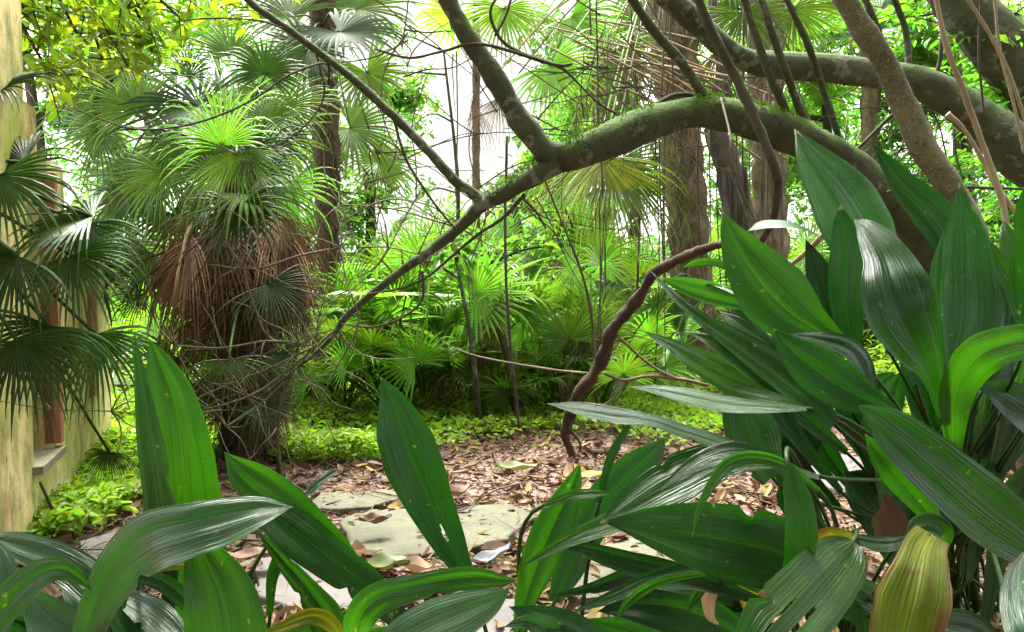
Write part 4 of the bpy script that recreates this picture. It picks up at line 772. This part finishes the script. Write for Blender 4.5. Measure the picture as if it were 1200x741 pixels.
# bare twiggy shrub left of centre
bs = empty('bare_shrub', G(330, 560), 'bare shrub of tangled thin grey twigs before the skirted palm', 'shrub'); rt = random.Random(8)
main = [[(240, 310, 3, 2.7), (300, 315, 4, 2.7), (350, 300, 4, 2.65), (400, 290, 4, 2.6)], [(205, 405, 3, 2.5), (260, 408, 4, 2.5), (310, 400, 4, 2.55), (350, 402, 5, 2.6)],
        [(345, 405, 6, 2.6), (315, 395, 5, 2.6), (300, 365, 4.5, 2.6), (285, 310, 4, 2.6), (295, 270, 3, 2.6)], [(225, 470, 4, 2.6), (270, 450, 4, 2.6), (320, 430, 4, 2.6), (370, 405, 5, 2.6)],
        [(235, 482, 4, 2.5), (290, 465, 5, 2.55), (330, 440, 5, 2.6), (395, 385, 5, 2.6)], [(265, 500, 4, 2.5), (310, 470, 4, 2.6), (350, 430, 4, 2.6)],
        [(0, 470, 1.5, 1.9), (60, 480, 2, 2.0), (130, 482, 2.5, 2.2), (200, 488, 3, 2.4), (260, 480, 3, 2.5)], [(370, 480, 3, 2.5), (395, 430, 4, 2.5), (420, 380, 4, 2.5), (410, 340, 3, 2.5)],
        [(400, 260, 3, 2.6), (450, 235, 3, 2.6), (500, 240, 3, 2.55), (540, 262, 3, 2.5)], [(420, 290, 3, 2.6), (455, 290, 3, 2.6), (490, 298, 3, 2.5)],
        [(400, 240, 2.5, 2.6), (460, 245, 3, 2.6), (520, 262, 3.5, 2.5)], [(330, 560, 7, 2.9), (325, 500, 6, 2.8), (340, 440, 6, 2.7), (350, 405, 6, 2.6)]]
for pix in main: tb_branch('branch', [(a, b, w_*.7, d_) for a, b, w_, d_ in pix], M['twig'], bs, n=20, segs=6)
for i in range(96):
    b = main[rt.randrange(len(main))]; q = b[rt.randrange(len(b))]; x, y, d = q[0], q[1], q[3]; a = rt.uniform(0, 6.28); l = rt.uniform(40, 130); pix = []
    for k in range(5):
        pix.append((x, y, 2.4-.4*k, d)); x += math.cos(a)*l/4; y += math.sin(a)*l/4; a += rt.uniform(-.5, .5); d += rt.uniform(-.04, .04)
    tb_branch('twig', pix, M['twig'], bs, n=14, segs=4)
bs2 = empty('bare_shrub', G(700, 480), 'fine leafless twigs crossing the gap above the fork of the mossy limb', 'shrub')
for i in range(97):
    x, y, d = rt.choice([(500, 60, 3), (560, 160, 3.0), (640, 120, 3.2), (700, 100, 3.2), (760, 140, 3.4), (460, 200, 3), (720, 40, 3.2), (600, 260, 3), (1000, 150, 3.4), (1090, 180, 3.4), (960, 60, 3.4)]); x += rt.uniform(-40, 40); y += rt.uniform(-40, 40)
    a = rt.uniform(0, 6.28); l = rt.uniform(60, 190); pix = []
    for k in range(5):
        pix.append((x, y, 2.6-.4*k, d)); x += math.cos(a)*l/4; y += math.sin(a)*l/4; a += rt.uniform(-.4, .4)
    tb_branch('twig', pix, rt.choice([M['twig'], M['bark_dark']]), bs2, n=14, segs=4)
tb_branch('stem', [(700, 482, 5, 4.2), (690, 350, 4, 4.0), (650, 240, 3, 3.6), (600, 120, 3, 3.2)], M['twig'], bs2, n=20, segs=5)

# ---------------------------------------------------------------- aspidistra clumps
NW = 26
def blade(plant, pts, d, mat='aspi', roll=0, fold=.22, wave=.04, slits=(), seed=None, foot=None, label=None, bow=0.0):
    """pts rows (x, y, width px) tip first; d = (tip depth, base depth) or a list per point; roll = degrees or (tip, base)"""
    seed = len(plant.children)*3+int(pts[0][0]) if seed is None else seed
    n = len(pts); ds = list(d) if len(d) == n else list(np.linspace(d[0], d[1], n)); rl = (roll, roll) if isinstance(roll, (int, float)) else roll
    rows = [(p[0], p[1], p[2], dd) for p, dd in zip(pts, ds)]
    a = np.array(rows, dtype=float); L = np.concatenate([[0], np.cumsum(np.hypot(np.diff(a[:, 0]), np.diff(a[:, 1])))]); L /= L[-1]
    NLn = 40; s = spline(rows, NLn+1); T = np.linspace(0, 1, NLn+1)
    v = []; uv = []; f = []; loc = plant.location
    tan = np.gradient(s[:, :2], axis=0)
    for it in range(3): tan = (tan+np.roll(tan, 1, 0)+np.roll(tan, -1, 0))/3 if False else tan
    pr = random.Random(seed); bt = pr.uniform(.1, .8)+(0 if pr.random() < .35 else 9); bt2 = pr.uniform(.1, .9)+(0 if pr.random() < .3 else 9); bside = pr.choice((-1, 1)); pl = [(.020 if j % 2 else -.020)*pr.uniform(.3, 1.3) for j in range(NW+1)]; pl[NW//2] = .05
    for i in range(NLn+1):
        x, y, wpx, dd = s[i]; wpx = max(wpx, .8 if 0 < i < NLn else .4)
        t2 = tan[i]/(np.linalg.norm(tan[i])+1e-9); px_, py_ = -t2[1], t2[0]
        ro = R(rl[0]+(rl[1]-rl[0])*T[i]); k = dd/F
        wv = (RT*px_-UP*py_)*(wpx*.5*k); half = wv.length
        wv = wv+FW*(half*math.tan(ro)); nv = FW
        c = P(x, y, dd)+FW*(bow*math.sin(math.pi*T[i]))
        for j in range(NW+1):
            q = j/NW*2-1
            off = -fold*half*(abs(q)**1.25)+half*wave*math.sin(T[i]*11+seed+q*1.3)*abs(q)*2.2+half*.05*math.sin(q*7+seed)+half*pl[j]*min(1, 6*T[i]*(1-T[i])+.2)
            bite = 1-.34*abs(q)*math.exp(-((T[i]-bt)/.022)**2) if bside*q > 0 else 1-.2*abs(q)*math.exp(-((T[i]-bt2)/.015)**2)
            v.append(c+wv*q*bite*(1+(.035*mnoise.noise(Vector((T[i]*13, seed, q > 0)))+.02*mnoise.noise(Vector((T[i]*40, seed, q > 0))))*abs(q))+nv*off-loc); uv.append((q, T[i]*6))
    for i in range(NLn):
        for j in range(NW):
            q = ((j+.5)/NW*2-1); t = (i+.5)/NLn
            if any(abs(q-sq) < .055*math.sin(math.pi*(t-t0)/(t1-t0)) and t0 < t < t1 for (sq, t0, t1) in slits): continue
            b = i*(NW+1)+j; f.append((b, b+1, b+NW+2, b+NW+1))
    o = ob('leaf', mesh('leaf', v, f, M[mat], uv), plant)
    if label: o['label'] = label
    bx, by, bd = s[-1][0], s[-1][1], s[-1][3]
    fx = foot if foot is not None else plant.location+Vector((random.Random(seed).uniform(-.10, .10), random.Random(seed+1).uniform(-.08, .08), 0))
    p0 = P(s[-3][0], s[-3][1], s[-3][3]); p1 = P(bx, by, bd); dr_ = (p1-p0).normalized(); fx = Vector((fx.x, fx.y, -.02)); ln = (p1-fx).length
    q0 = p1-(p1-p0)*.6+FW*.003; q1 = p1+dr_*min(.10, ln*.35)+FW*.03; q2 = fx+Vector((0, 0, ln*.35))+FW*.03; pp = []
    for k in range(15): t = k/14; pp.append(q0*(1-t)**3+q1*3*t*(1-t)**2+q2*3*t*t*(1-t)+fx*t**3-loc)
    vv, ff = tube_vf([Vector(z) for z in pp], list(np.linspace(.0028, .0042, 15)), 6)
    st_ = ob('stalk', mesh('stalk', vv, ff, M['stalk']), o); return o
def flip(p): return p[::-1]
ar = empty('aspidistra', G(1110, 741)+Vector((.05, .08, 0)), 'big clump of broad upright dark green leaves filling the right side', 'plant', 'broad leaved plants'); ar.location.z = 0
am = empty('aspidistra', Vector((.62, 1.42, 0)), 'clump of drooping dark leaves at the bottom right of the path', 'plant', 'broad leaved plants')
ac = empty('aspidistra', Vector((-.03, 1.22, 0)), 'small clump with one tall ribbed leaf standing over the flagstone', 'plant', 'broad leaved plants')
al = empty('aspidistra', Vector((-.50, 1.18, 0)), 'clump with twin tall leaves and folded glossy ones at the bottom left', 'plant', 'broad leaved plants')
ax_ = empty('aspidistra', Vector((-.76, 1.05, 0)), 'partly cropped clump of arching leaves in the bottom left corner', 'plant', 'broad leaved plants')
A, Yg, Pl, Yl = 'aspi', 'aspi_young_lit', 'aspi_pale', 'aspi_yellow'
# right clump, upright leaves
blade(ar, [(931, 151, 0), (952, 188, 46), (980, 228, 78), (1003, 268, 84), (1028, 315, 62), (1050, 370, 36), (1075, 450, 14)], (1.5, 1.28), Pl, -8, .15, label='tall leaf with a silvery sheen')
blade(ar, [(985, 240, 0), (987, 262, 20), (992, 292, 36), (992, 330, 38), (993, 372, 30), (1002, 420, 16), (1020, 490, 8)], (1.22, 1.2), A, 25)
blade(ar, [(1001, 258, 0), (1016, 272, 34), (1034, 300, 58), (1045, 335, 82), (1057, 372, 84), (1076, 408, 62), (1092, 440, 30), (1105, 490, 12)], (1.16, 1.13, 1.09, 1.05, 1.04, 1.05, 1.07, 1.1), A, -5, .18, label='broad glossy leaf with a white sheen on its upper half')
blade(ar, [(1021, 168, 0), (1038, 190, 14), (1060, 220, 30), (1085, 246, 40), (1105, 274, 36), (1118, 320, 18), (1125, 400, 8)], (1.42, 1.3), A, 20)
blade(ar, [(1124, 214, 0), (1127, 248, 28), (1128, 288, 58), (1127, 330, 76), (1127, 370, 78), (1120, 410, 62), (1110, 450, 34), (1108, 500, 12)], (1.2, 1.14), A, 5, .12, label='widest upright leaf, nearly black green')
blade(ar, [(1106, 270, 0), (1099, 305, 20), (1095, 345, 28), (1098, 390, 28), (1106, 430, 14)], (1.12, 1.12), A, -30)
blade(ar, [(1175, 258, 0), (1180, 278, 22), (1190, 302, 42), (1200, 335, 52), (1205, 390, 34), (1190, 460, 12)], (1.45, 1.35), Yg, 0)
blade(ar, [(1144, 268, 0), (1163, 298, 22), (1185, 330, 32), (1208, 365, 34), (1225, 410, 25), (1220, 470, 10)], (1.28, 1.2), Yg, -15)
blade(ar, [(1158, 292, 0), (1172, 330, 40), (1180, 370, 62), (1172, 410, 54), (1152, 460, 20)], (1.36, 1.24), A, -10)
blade(ar, [(1204, 212, 0), (1200, 245, 18), (1202, 290, 26), (1206, 340, 26), (1200, 420, 12)], (1.1, 1.15), A, 20)
blade(ar, [(1210, 262, 0), (1196, 300, 22), (1204, 350, 44), (1220, 400, 40), (1220, 460, 12)], (1.2, 1.2), A, 10)
blade(ar, [(1262, 430, 0), (1215, 402, 36), (1178, 404, 42), (1147, 418, 46), (1126, 446, 42), (1117, 482, 34), (1118, 525, 16)], (.98, .98, 1.0, 1.02, 1.05, 1.08, 1.12), Yg, 10, .12, label='bright young leaf arching off to the right')
blade(ar, [(1143, 448, 0), (1172, 462, 38), (1205, 484, 56), (1240, 520, 40), (1250, 560, 14)], (1.2, 1.25), A, -20)
# right clump, left facing leaves
blade(ar, [(846, 247, 0), (857, 275, 28), (877, 310, 62), (904, 345, 80), (935, 373, 62), (968, 393, 32), (1005, 420, 14)], (1.22, 1.12), Yg, 5, .16, label='bright green pointed leaf leading the clump to the left')
blade(ar, [(876, 271, 0), (900, 263, 13), (930, 264, 15), (955, 275, 14), (976, 293, 12), (1000, 335, 8)], (1.35, 1.3), Pl, -72, .1)
blade(ar, [(944, 280, 0), (954, 308, 22), (967, 345, 36), (981, 382, 32), (993, 415, 14)], (1.3, 1.25), A, 15)
blade(ar, [(774, 326, 0), (800, 334, 18), (830, 343, 25), (862, 352, 21), (888, 362, 11), (935, 388, 6)], (1.5, 1.35), Yg, 30)
blade(ar, [(822, 330, 0), (845, 336, 8), (872, 348, 9), (900, 366, 6)], (1.45, 1.35), Pl, -70)
blade(ar, [(798, 314, 0), (818, 308, 9), (842, 309, 9), (870, 322, 5)], (1.6, 1.5), Yg, 20)
blade(ar, [(762, 317, 0), (790, 347, 10), (825, 376, 17), (862, 400, 30), (905, 430, 42), (945, 462, 38), (978, 497, 18)], (1.2, 1.05), A, -25)
blade(ar, [(843, 365, 0), (862, 380, 20), (886, 400, 30), (912, 421, 28), (938, 445, 12)], (1.25, 1.15), A, -10)
blade(ar, [(754, 388, 0), (785, 404, 16), (820, 424, 30), (860, 444, 38), (902, 457, 32), (940, 472, 14)], (1.25, 1.1), Yg, -15)
blade(ar, [(804, 389, 0), (830, 398, 14), (860, 415, 27), (890, 436, 30), (922, 457, 16)], (1.16, 1.08), A, -30)
blade(ar, [(906, 385, 0), (924, 407, 32), (954, 432, 54), (985, 453, 54), (1015, 469, 36), (1048, 482, 12)], (1.05, 1.0), A, 5, .18)
blade(ar, [(922, 392, 0), (958, 397, 16), (994, 408, 30), (1012, 430, 38), (1022, 460, 20)], (1.1, 1.08), A, -45)
blade(ar, [(736, 453, 0), (770, 457, 10), (810, 465, 19), (850, 473, 19), (900, 477, 12), (945, 479, 5)], (1.12, 1.05), Pl, -50, .1)
blade(ar, [(858, 430, 0), (862, 455, 36), (872, 490, 58), (886, 525, 62), (905, 560, 30)], (1.35, 1.25), A, -10)
blade(ar, [(641, 473, 0), (680, 479, 14), (720, 486, 17), (765, 493, 13), (800, 505, 15), (840, 518, 17), (890, 536, 12), (960, 560, 5)], (1.0, .98), Pl, -50, .1, label='long thin leaf with a white sheen reaching far left')
blade(ar, [(1007, 476, 3), (1033, 494, 42), (1070, 525, 64), (1110, 560, 74), (1150, 594, 78), (1190, 625, 68), (1230, 655, 36)], (.86, .95), A, -12, .12, label='long dark leaf slanting down across the lower right')
blade(ar, [(1014, 509, 0), (1029, 530, 26), (1050, 556, 34), (1076, 586, 30), (1098, 614, 14)], (.96, 1.0), Yg, 10)
blade(ar, [(1200, 648, 8), (1188, 672, 34), (1186, 705, 46), (1194, 740, 46), (1205, 780, 30)], (.86, .80, .76, .73, .72), Pl, -20)
# lower clump
blade(am, [(680, 541, 0), (672, 565, 20), (658, 596, 37), (642, 631, 45), (628, 666, 40), (616, 702, 26), (607, 745, 12)], (1.12, 1.1), Yg, 10, foot=Vector((.03, 1.22, 0)), label='bright narrow upright leaf at the left of the clump')
blade(am, [(780, 512, 0), (764, 532, 30), (732, 561, 48), (702, 596, 50), (682, 632, 42), (666, 668, 36), (650, 705, 16)], (1.28, 1.18), Pl, -10, .12, foot=Vector((.09, 1.3, 0)))
blade(am, [(744, 490, 0), (730, 510, 8), (717, 533, 10), (708, 560, 8), (702, 590, 5)], (1.1, 1.1), A, 30, foot=Vector((.1, 1.2, 0)))
blade(am, [(722, 579, 0), (698, 578, 9), (672, 580, 10), (650, 588, 9), (635, 594, 4)], (1.0, 1.04), Yg, 30, foot=Vector((.05, 1.2, 0)))
blade(am, [(703, 613, 0), (738, 592, 34), (778, 567, 48), (820, 547, 46), (865, 536, 32), (910, 542, 12)], (.98, 1.02), A, -35, .12)
blade(am, [(775, 575, 0), (795, 556, 10), (825, 538, 18), (860, 528, 20), (900, 536, 16), (925, 560, 10)], (.9, .95), A, -40)
blade(am, [(811, 630, 0), (818, 600, 6), (832, 570, 10), (852, 545, 14), (880, 536, 16), (920, 545, 12), (960, 575, 6)], (.86, .9), Yg, -20)
blade(am, [(611, 665, 0), (636, 649, 8), (665, 633, 14), (700, 618, 20), (740, 604, 24), (790, 596, 14)], (.98, 1.0), Yg, -30)
blade(am, [(705, 611, 0), (740, 614, 26), (780, 620, 54), (830, 629, 78), (882, 640, 86), (935, 654, 70), (985, 680, 36)], (.94, .92), A, -20, .1, label='very broad dark striped leaf hanging sideways')
blade(am, [(921, 694, 26), (932, 665, 34), (938, 630, 41), (935, 592, 38), (927, 560, 22), (925, 548, 10)], (.85, .86), A, 10, .1)
blade(am, [(868, 790, 40), (905, 742, 84), (940, 704, 88), (968, 674, 80), (990, 650, 60), (1002, 636, 22)], (.74, .76, .8, .84, .88, .9), Yg, -10, .08, slits=((-.21, .0, .55), (.36, .2, .55)), label='folded leaf with torn splits and a yellow shoulder')
blade(am, [(938, 672, 6), (946, 650, 26), (966, 634, 34), (990, 634, 26), (1003, 644, 10)], (.93, .93), Yl, 20, .1)
blade(am, [(1048, 790, 60), (1058, 742, 82), (1068, 702, 80), (1076, 668, 66), (1083, 642, 54), (1092, 626, 40)], (.80, .81, .82, .84, .87, .9), Yl, -8, .10, wave=.05, slits=((.78, .0, .3),), label='yellowing spotted leaf hanging straight down')
blade(am, [(1064, 628, 4), (1074, 616, 16), (1092, 614, 24), (1108, 625, 26), (1104, 645, 14)], (.9, .92), Yg, -30, .1)
blade(am, [(983, 622, 0), (1008, 633, 12), (1040, 637, 15), (1066, 630, 6)], (.93, .95), Pl, -40)
blade(am, [(806, 718, 0), (812, 703, 12), (822, 686, 15), (832, 667, 6)], (1.05, 1.08), Yg, 10)
blade(am, [(653, 637, 0), (690, 645, 17), (740, 660, 26), (790, 672, 26), (840, 686, 18), (900, 708, 8)], (1.1, 1.05), A, -20)
blade(am, [(670, 717, 0), (710, 702, 11), (750, 683, 14), (790, 668, 13), (850, 660, 8)], (.95, .98), A, -35)
blade(am, [(720, 732, 0), (734, 708, 10), (756, 690, 14), (786, 678, 10), (830, 672, 5)], (.92, .96), Yg, 10)
blade(am, [(596, 711, 0), (628, 723, 24), (670, 744, 44), (722, 778, 44), (770, 820, 20)], (.84, .86), A, -35, .1)
blade(am, [(640, 700, 0), (690, 690, 12), (740, 676, 20), (800, 680, 26), (860, 700, 20)], (1.15, 1.1), A, -20)
# centre clump
blade(ac, [(446, 442, 0), (460, 470, 34), (472, 505, 62), (487, 546, 70), (506, 592, 58), (526, 634, 42), (542, 666, 25), (556, 700, 10)], (1.04, 1.0), A, 10, .26, slits=((.07, .66, .78),), foot=Vector((-.03, 1.1, 0)), label='tall ribbed leaf with a torn slit')
blade(ac, [(607, 681, 0), (586, 680, 14), (556, 677, 25), (518, 681, 27), (480, 690, 29), (442, 702, 36), (420, 728, 36), (418, 768, 20)], (.86, .86, .86, .86, .86, .87, .88, .92), Yg, 15, .12)
blade(ac, [(598, 689, 0), (576, 704, 27), (545, 718, 44), (505, 735, 52), (465, 758, 46), (430, 800, 20)], (.78, .82), Pl, 30, .1)
blade(ac, [(590, 735, 0), (620, 728, 18), (650, 745, 30), (670, 780, 20)], (.82, .86), Pl, -20)
# left clump
blade(al, [(157, 389, 0), (163, 428, 16), (171, 480, 30), (181, 540, 46), (190, 600, 52), (196, 660, 36), (200, 720, 12)], (.97, .97), A, 25, .1, label='narrow dark half of the twin tall leaves')
blade(al, [(175, 397, 0), (188, 428, 32), (203, 470, 60), (211, 520, 80), (215, 570, 89), (217, 615, 86), (216, 680, 46), (214, 740, 14)], (1.03, 1.0), Yg, 0, .16, label='broad bright tall leaf')
blade(al, [(263, 530, 0), (286, 554, 36), (320, 580, 50), (356, 608, 46), (392, 640, 34), (428, 680, 18)], (1.1, 1.04), Yg, -10)
blade(al, [(286, 582, 4), (320, 602, 36), (358, 631, 46), (396, 661, 44), (432, 688, 36), (468, 725, 22)], (.98, .95), A, -25, .12, wave=.07)
blade(al, [(298, 618, 0), (330, 655, 18), (360, 690, 28), (385, 728, 40), (400, 780, 20)], (1.0, .96), Yg, 0)
blade(al, [(343, 594, 0), (304, 600, 32), (262, 611, 52), (218, 622, 60), (180, 633, 68), (148, 658, 66), (120, 702, 48), (98, 760, 36)], (.82, .80, .79, .78, .79, .82, .85, .9), Pl, (38, 5), .14, label='glossy leaf folded over sideways')
blade(al, [(219, 604, 0), (231, 634, 34), (247, 667, 66), (261, 700, 90), (268, 738, 102), (268, 790, 60)], (.84, .8), Yg, 5, .12, label='bright cupped leaf in front of the twin tall ones')
blade(al, [(300, 748, 0), (333, 733, 14), (368, 722, 19), (392, 735, 16), (402, 765, 8)], (.9, .94), Yl, -20)
blade(al, [(398, 550, 0), (386, 557, 8), (372, 567, 10), (358, 581, 5)], (1.15, 1.12), Pl, 20)
blade(al, [(330, 632, 0), (326, 655, 14), (319, 680, 14), (316, 720, 8)], (1.02, 1.02), A, 10)
blade(al, [(228, 766, 10), (196, 731, 30), (160, 706, 25), (128, 690, 8)], (.88, .95), Pl, 30)
blade(al, [(245, 745, 0), (216, 702, 24), (185, 680, 22), (150, 674, 20), (126, 690, 18), (118, 730, 12)], (.86, .9), A, -10)
blade(al, [(247, 665, 0), (220, 663, 7), (190, 664, 11), (168, 672, 6)], (.86, .9), Yl, 10)
blade(al, [(200, 770, 20), (170, 740, 40), (150, 700, 44), (150, 690, 20)], (.9, .95), A, 20)
# corner clump
blade(ax_, [(108, 692, 0), (90, 676, 14), (68, 667, 25), (44, 675, 35), (14, 701, 42), (-18, 745, 34)], (.84, .84), Yg, 20, .12)
blade(ax_, [(-20, 626, 4), (22, 639, 28), (60, 652, 36), (92, 670, 38), (124, 700, 34), (150, 745, 20)], (1.0, .93), A, -25, .12)
blade(ax_, [(-5, 632, 2), (6, 662, 30), (6, 702, 34), (-6, 760, 24)], (.9, .86), Pl, 0)
blade(ax_, [(20, 686, 4), (52, 716, 44), (84, 752, 66), (110, 800, 30)], (.98, .92), A, -10)
blade(ax_, [(66, 676, 0), (100, 704, 30), (140, 740, 40), (170, 790, 20)], (1.05, 1.0), A, -30)
# inner and background leaves of the clumps, kept in the shade
r2 = random.Random(31)
for i in range(30):
    x = r2.uniform(880, 1240); y = r2.uniform(420, 600); an = R(r2.uniform(40, 140)); l = r2.uniform(120, 230); w_ = r2.uniform(34, 60); d = r2.uniform(1.35, 1.75)
    tx, ty = x-math.cos(an)*l*.5, y-math.sin(an)*l*.5
    blade(ar, [(tx, ty, 0), (tx+(x-tx)*.4, ty+(y-ty)*.35, w_*.8), (x, y, w_), (x+(1100-x)*.25, y+l*.4, w_*.5), (x+(1110-x)*.45, y+l*.7, 8)], (d+.05, d), A, r2.uniform(-30, 30))
for i in range(14):
    x = r2.uniform(760, 1150); y = r2.uniform(660, 760); l = r2.uniform(120, 200); w_ = r2.uniform(30, 56); d = r2.uniform(1.1, 1.4); sg = r2.choice((-1, 1))
    blade(am, [(x-sg*l*.6, y+r2.uniform(-30, 30), 0), (x-sg*l*.3, y-10, w_*.8), (x, y, w_), (x+sg*l*.3, y+30, w_*.5), (x+sg*l*.4, y+60, 8)], (d, d+.03), A, r2.uniform(-35, 20))
for i in range(9):
    x = r2.uniform(-20, 420); y = r2.uniform(730, 790); l = r2.uniform(120, 180); w_ = r2.uniform(40, 60); d = r2.uniform(.95, 1.1); sg = r2.choice((-1, 1))
    blade(al if x > 130 else ax_, [(x-sg*l*.6, y-20, 0), (x-sg*l*.3, y-16, w_*.8), (x, y, w_), (x+sg*l*.3, y+30, w_*.5)], (d, d+.03), A, r2.uniform(-35, 0))
# dry leaves caught in the clump
def caught(pts, d, mat, label, roll=0):
    tmp = empty('dry_leaf', P(pts[0][0], pts[0][1], d), label, 'leaf', 'dry leaves caught in the clump'); o = blade(tmp, pts, (d, d+.03), 'aspi', roll, .25, .1)
    ch = o.children[0]; bpy.data.objects.remove(ch); me = o.data; me.materials[0] = mat; loc = tmp.location.copy(); bpy.data.objects.remove(tmp)
    o.parent = None; o.name = 'dry_leaf'; o.location = loc; tag(o, label, 'leaf', 'dry leaves caught in the clump')
caught([(1036, 576, 0), (1040, 592, 22), (1040, 612, 40), (1038, 630, 34)], 1.12, M['dry_veined'], 'brown veined dry leaf hanging inside the big clump')
caught([(848, 673, 4), (838, 684, 16), (830, 700, 15), (832, 722, 10), (842, 732, 2)], 1.06, M['litter_tan'], 'tan curled dry strip hanging at the bottom of the drooping clump', 20)
caught([(868, 672, 14), (876, 690, 24), (880, 710, 22), (884, 730, 14)], 1.12, M['aspi_yellow'], 'yellow rolled leaf base beside the tan dry strip')
caught([(896, 690, 4), (892, 702, 14), (898, 716, 12), (905, 730, 3)], 1.08, M['litter_tan'], 'small tan curl beside the yellow leaf base')
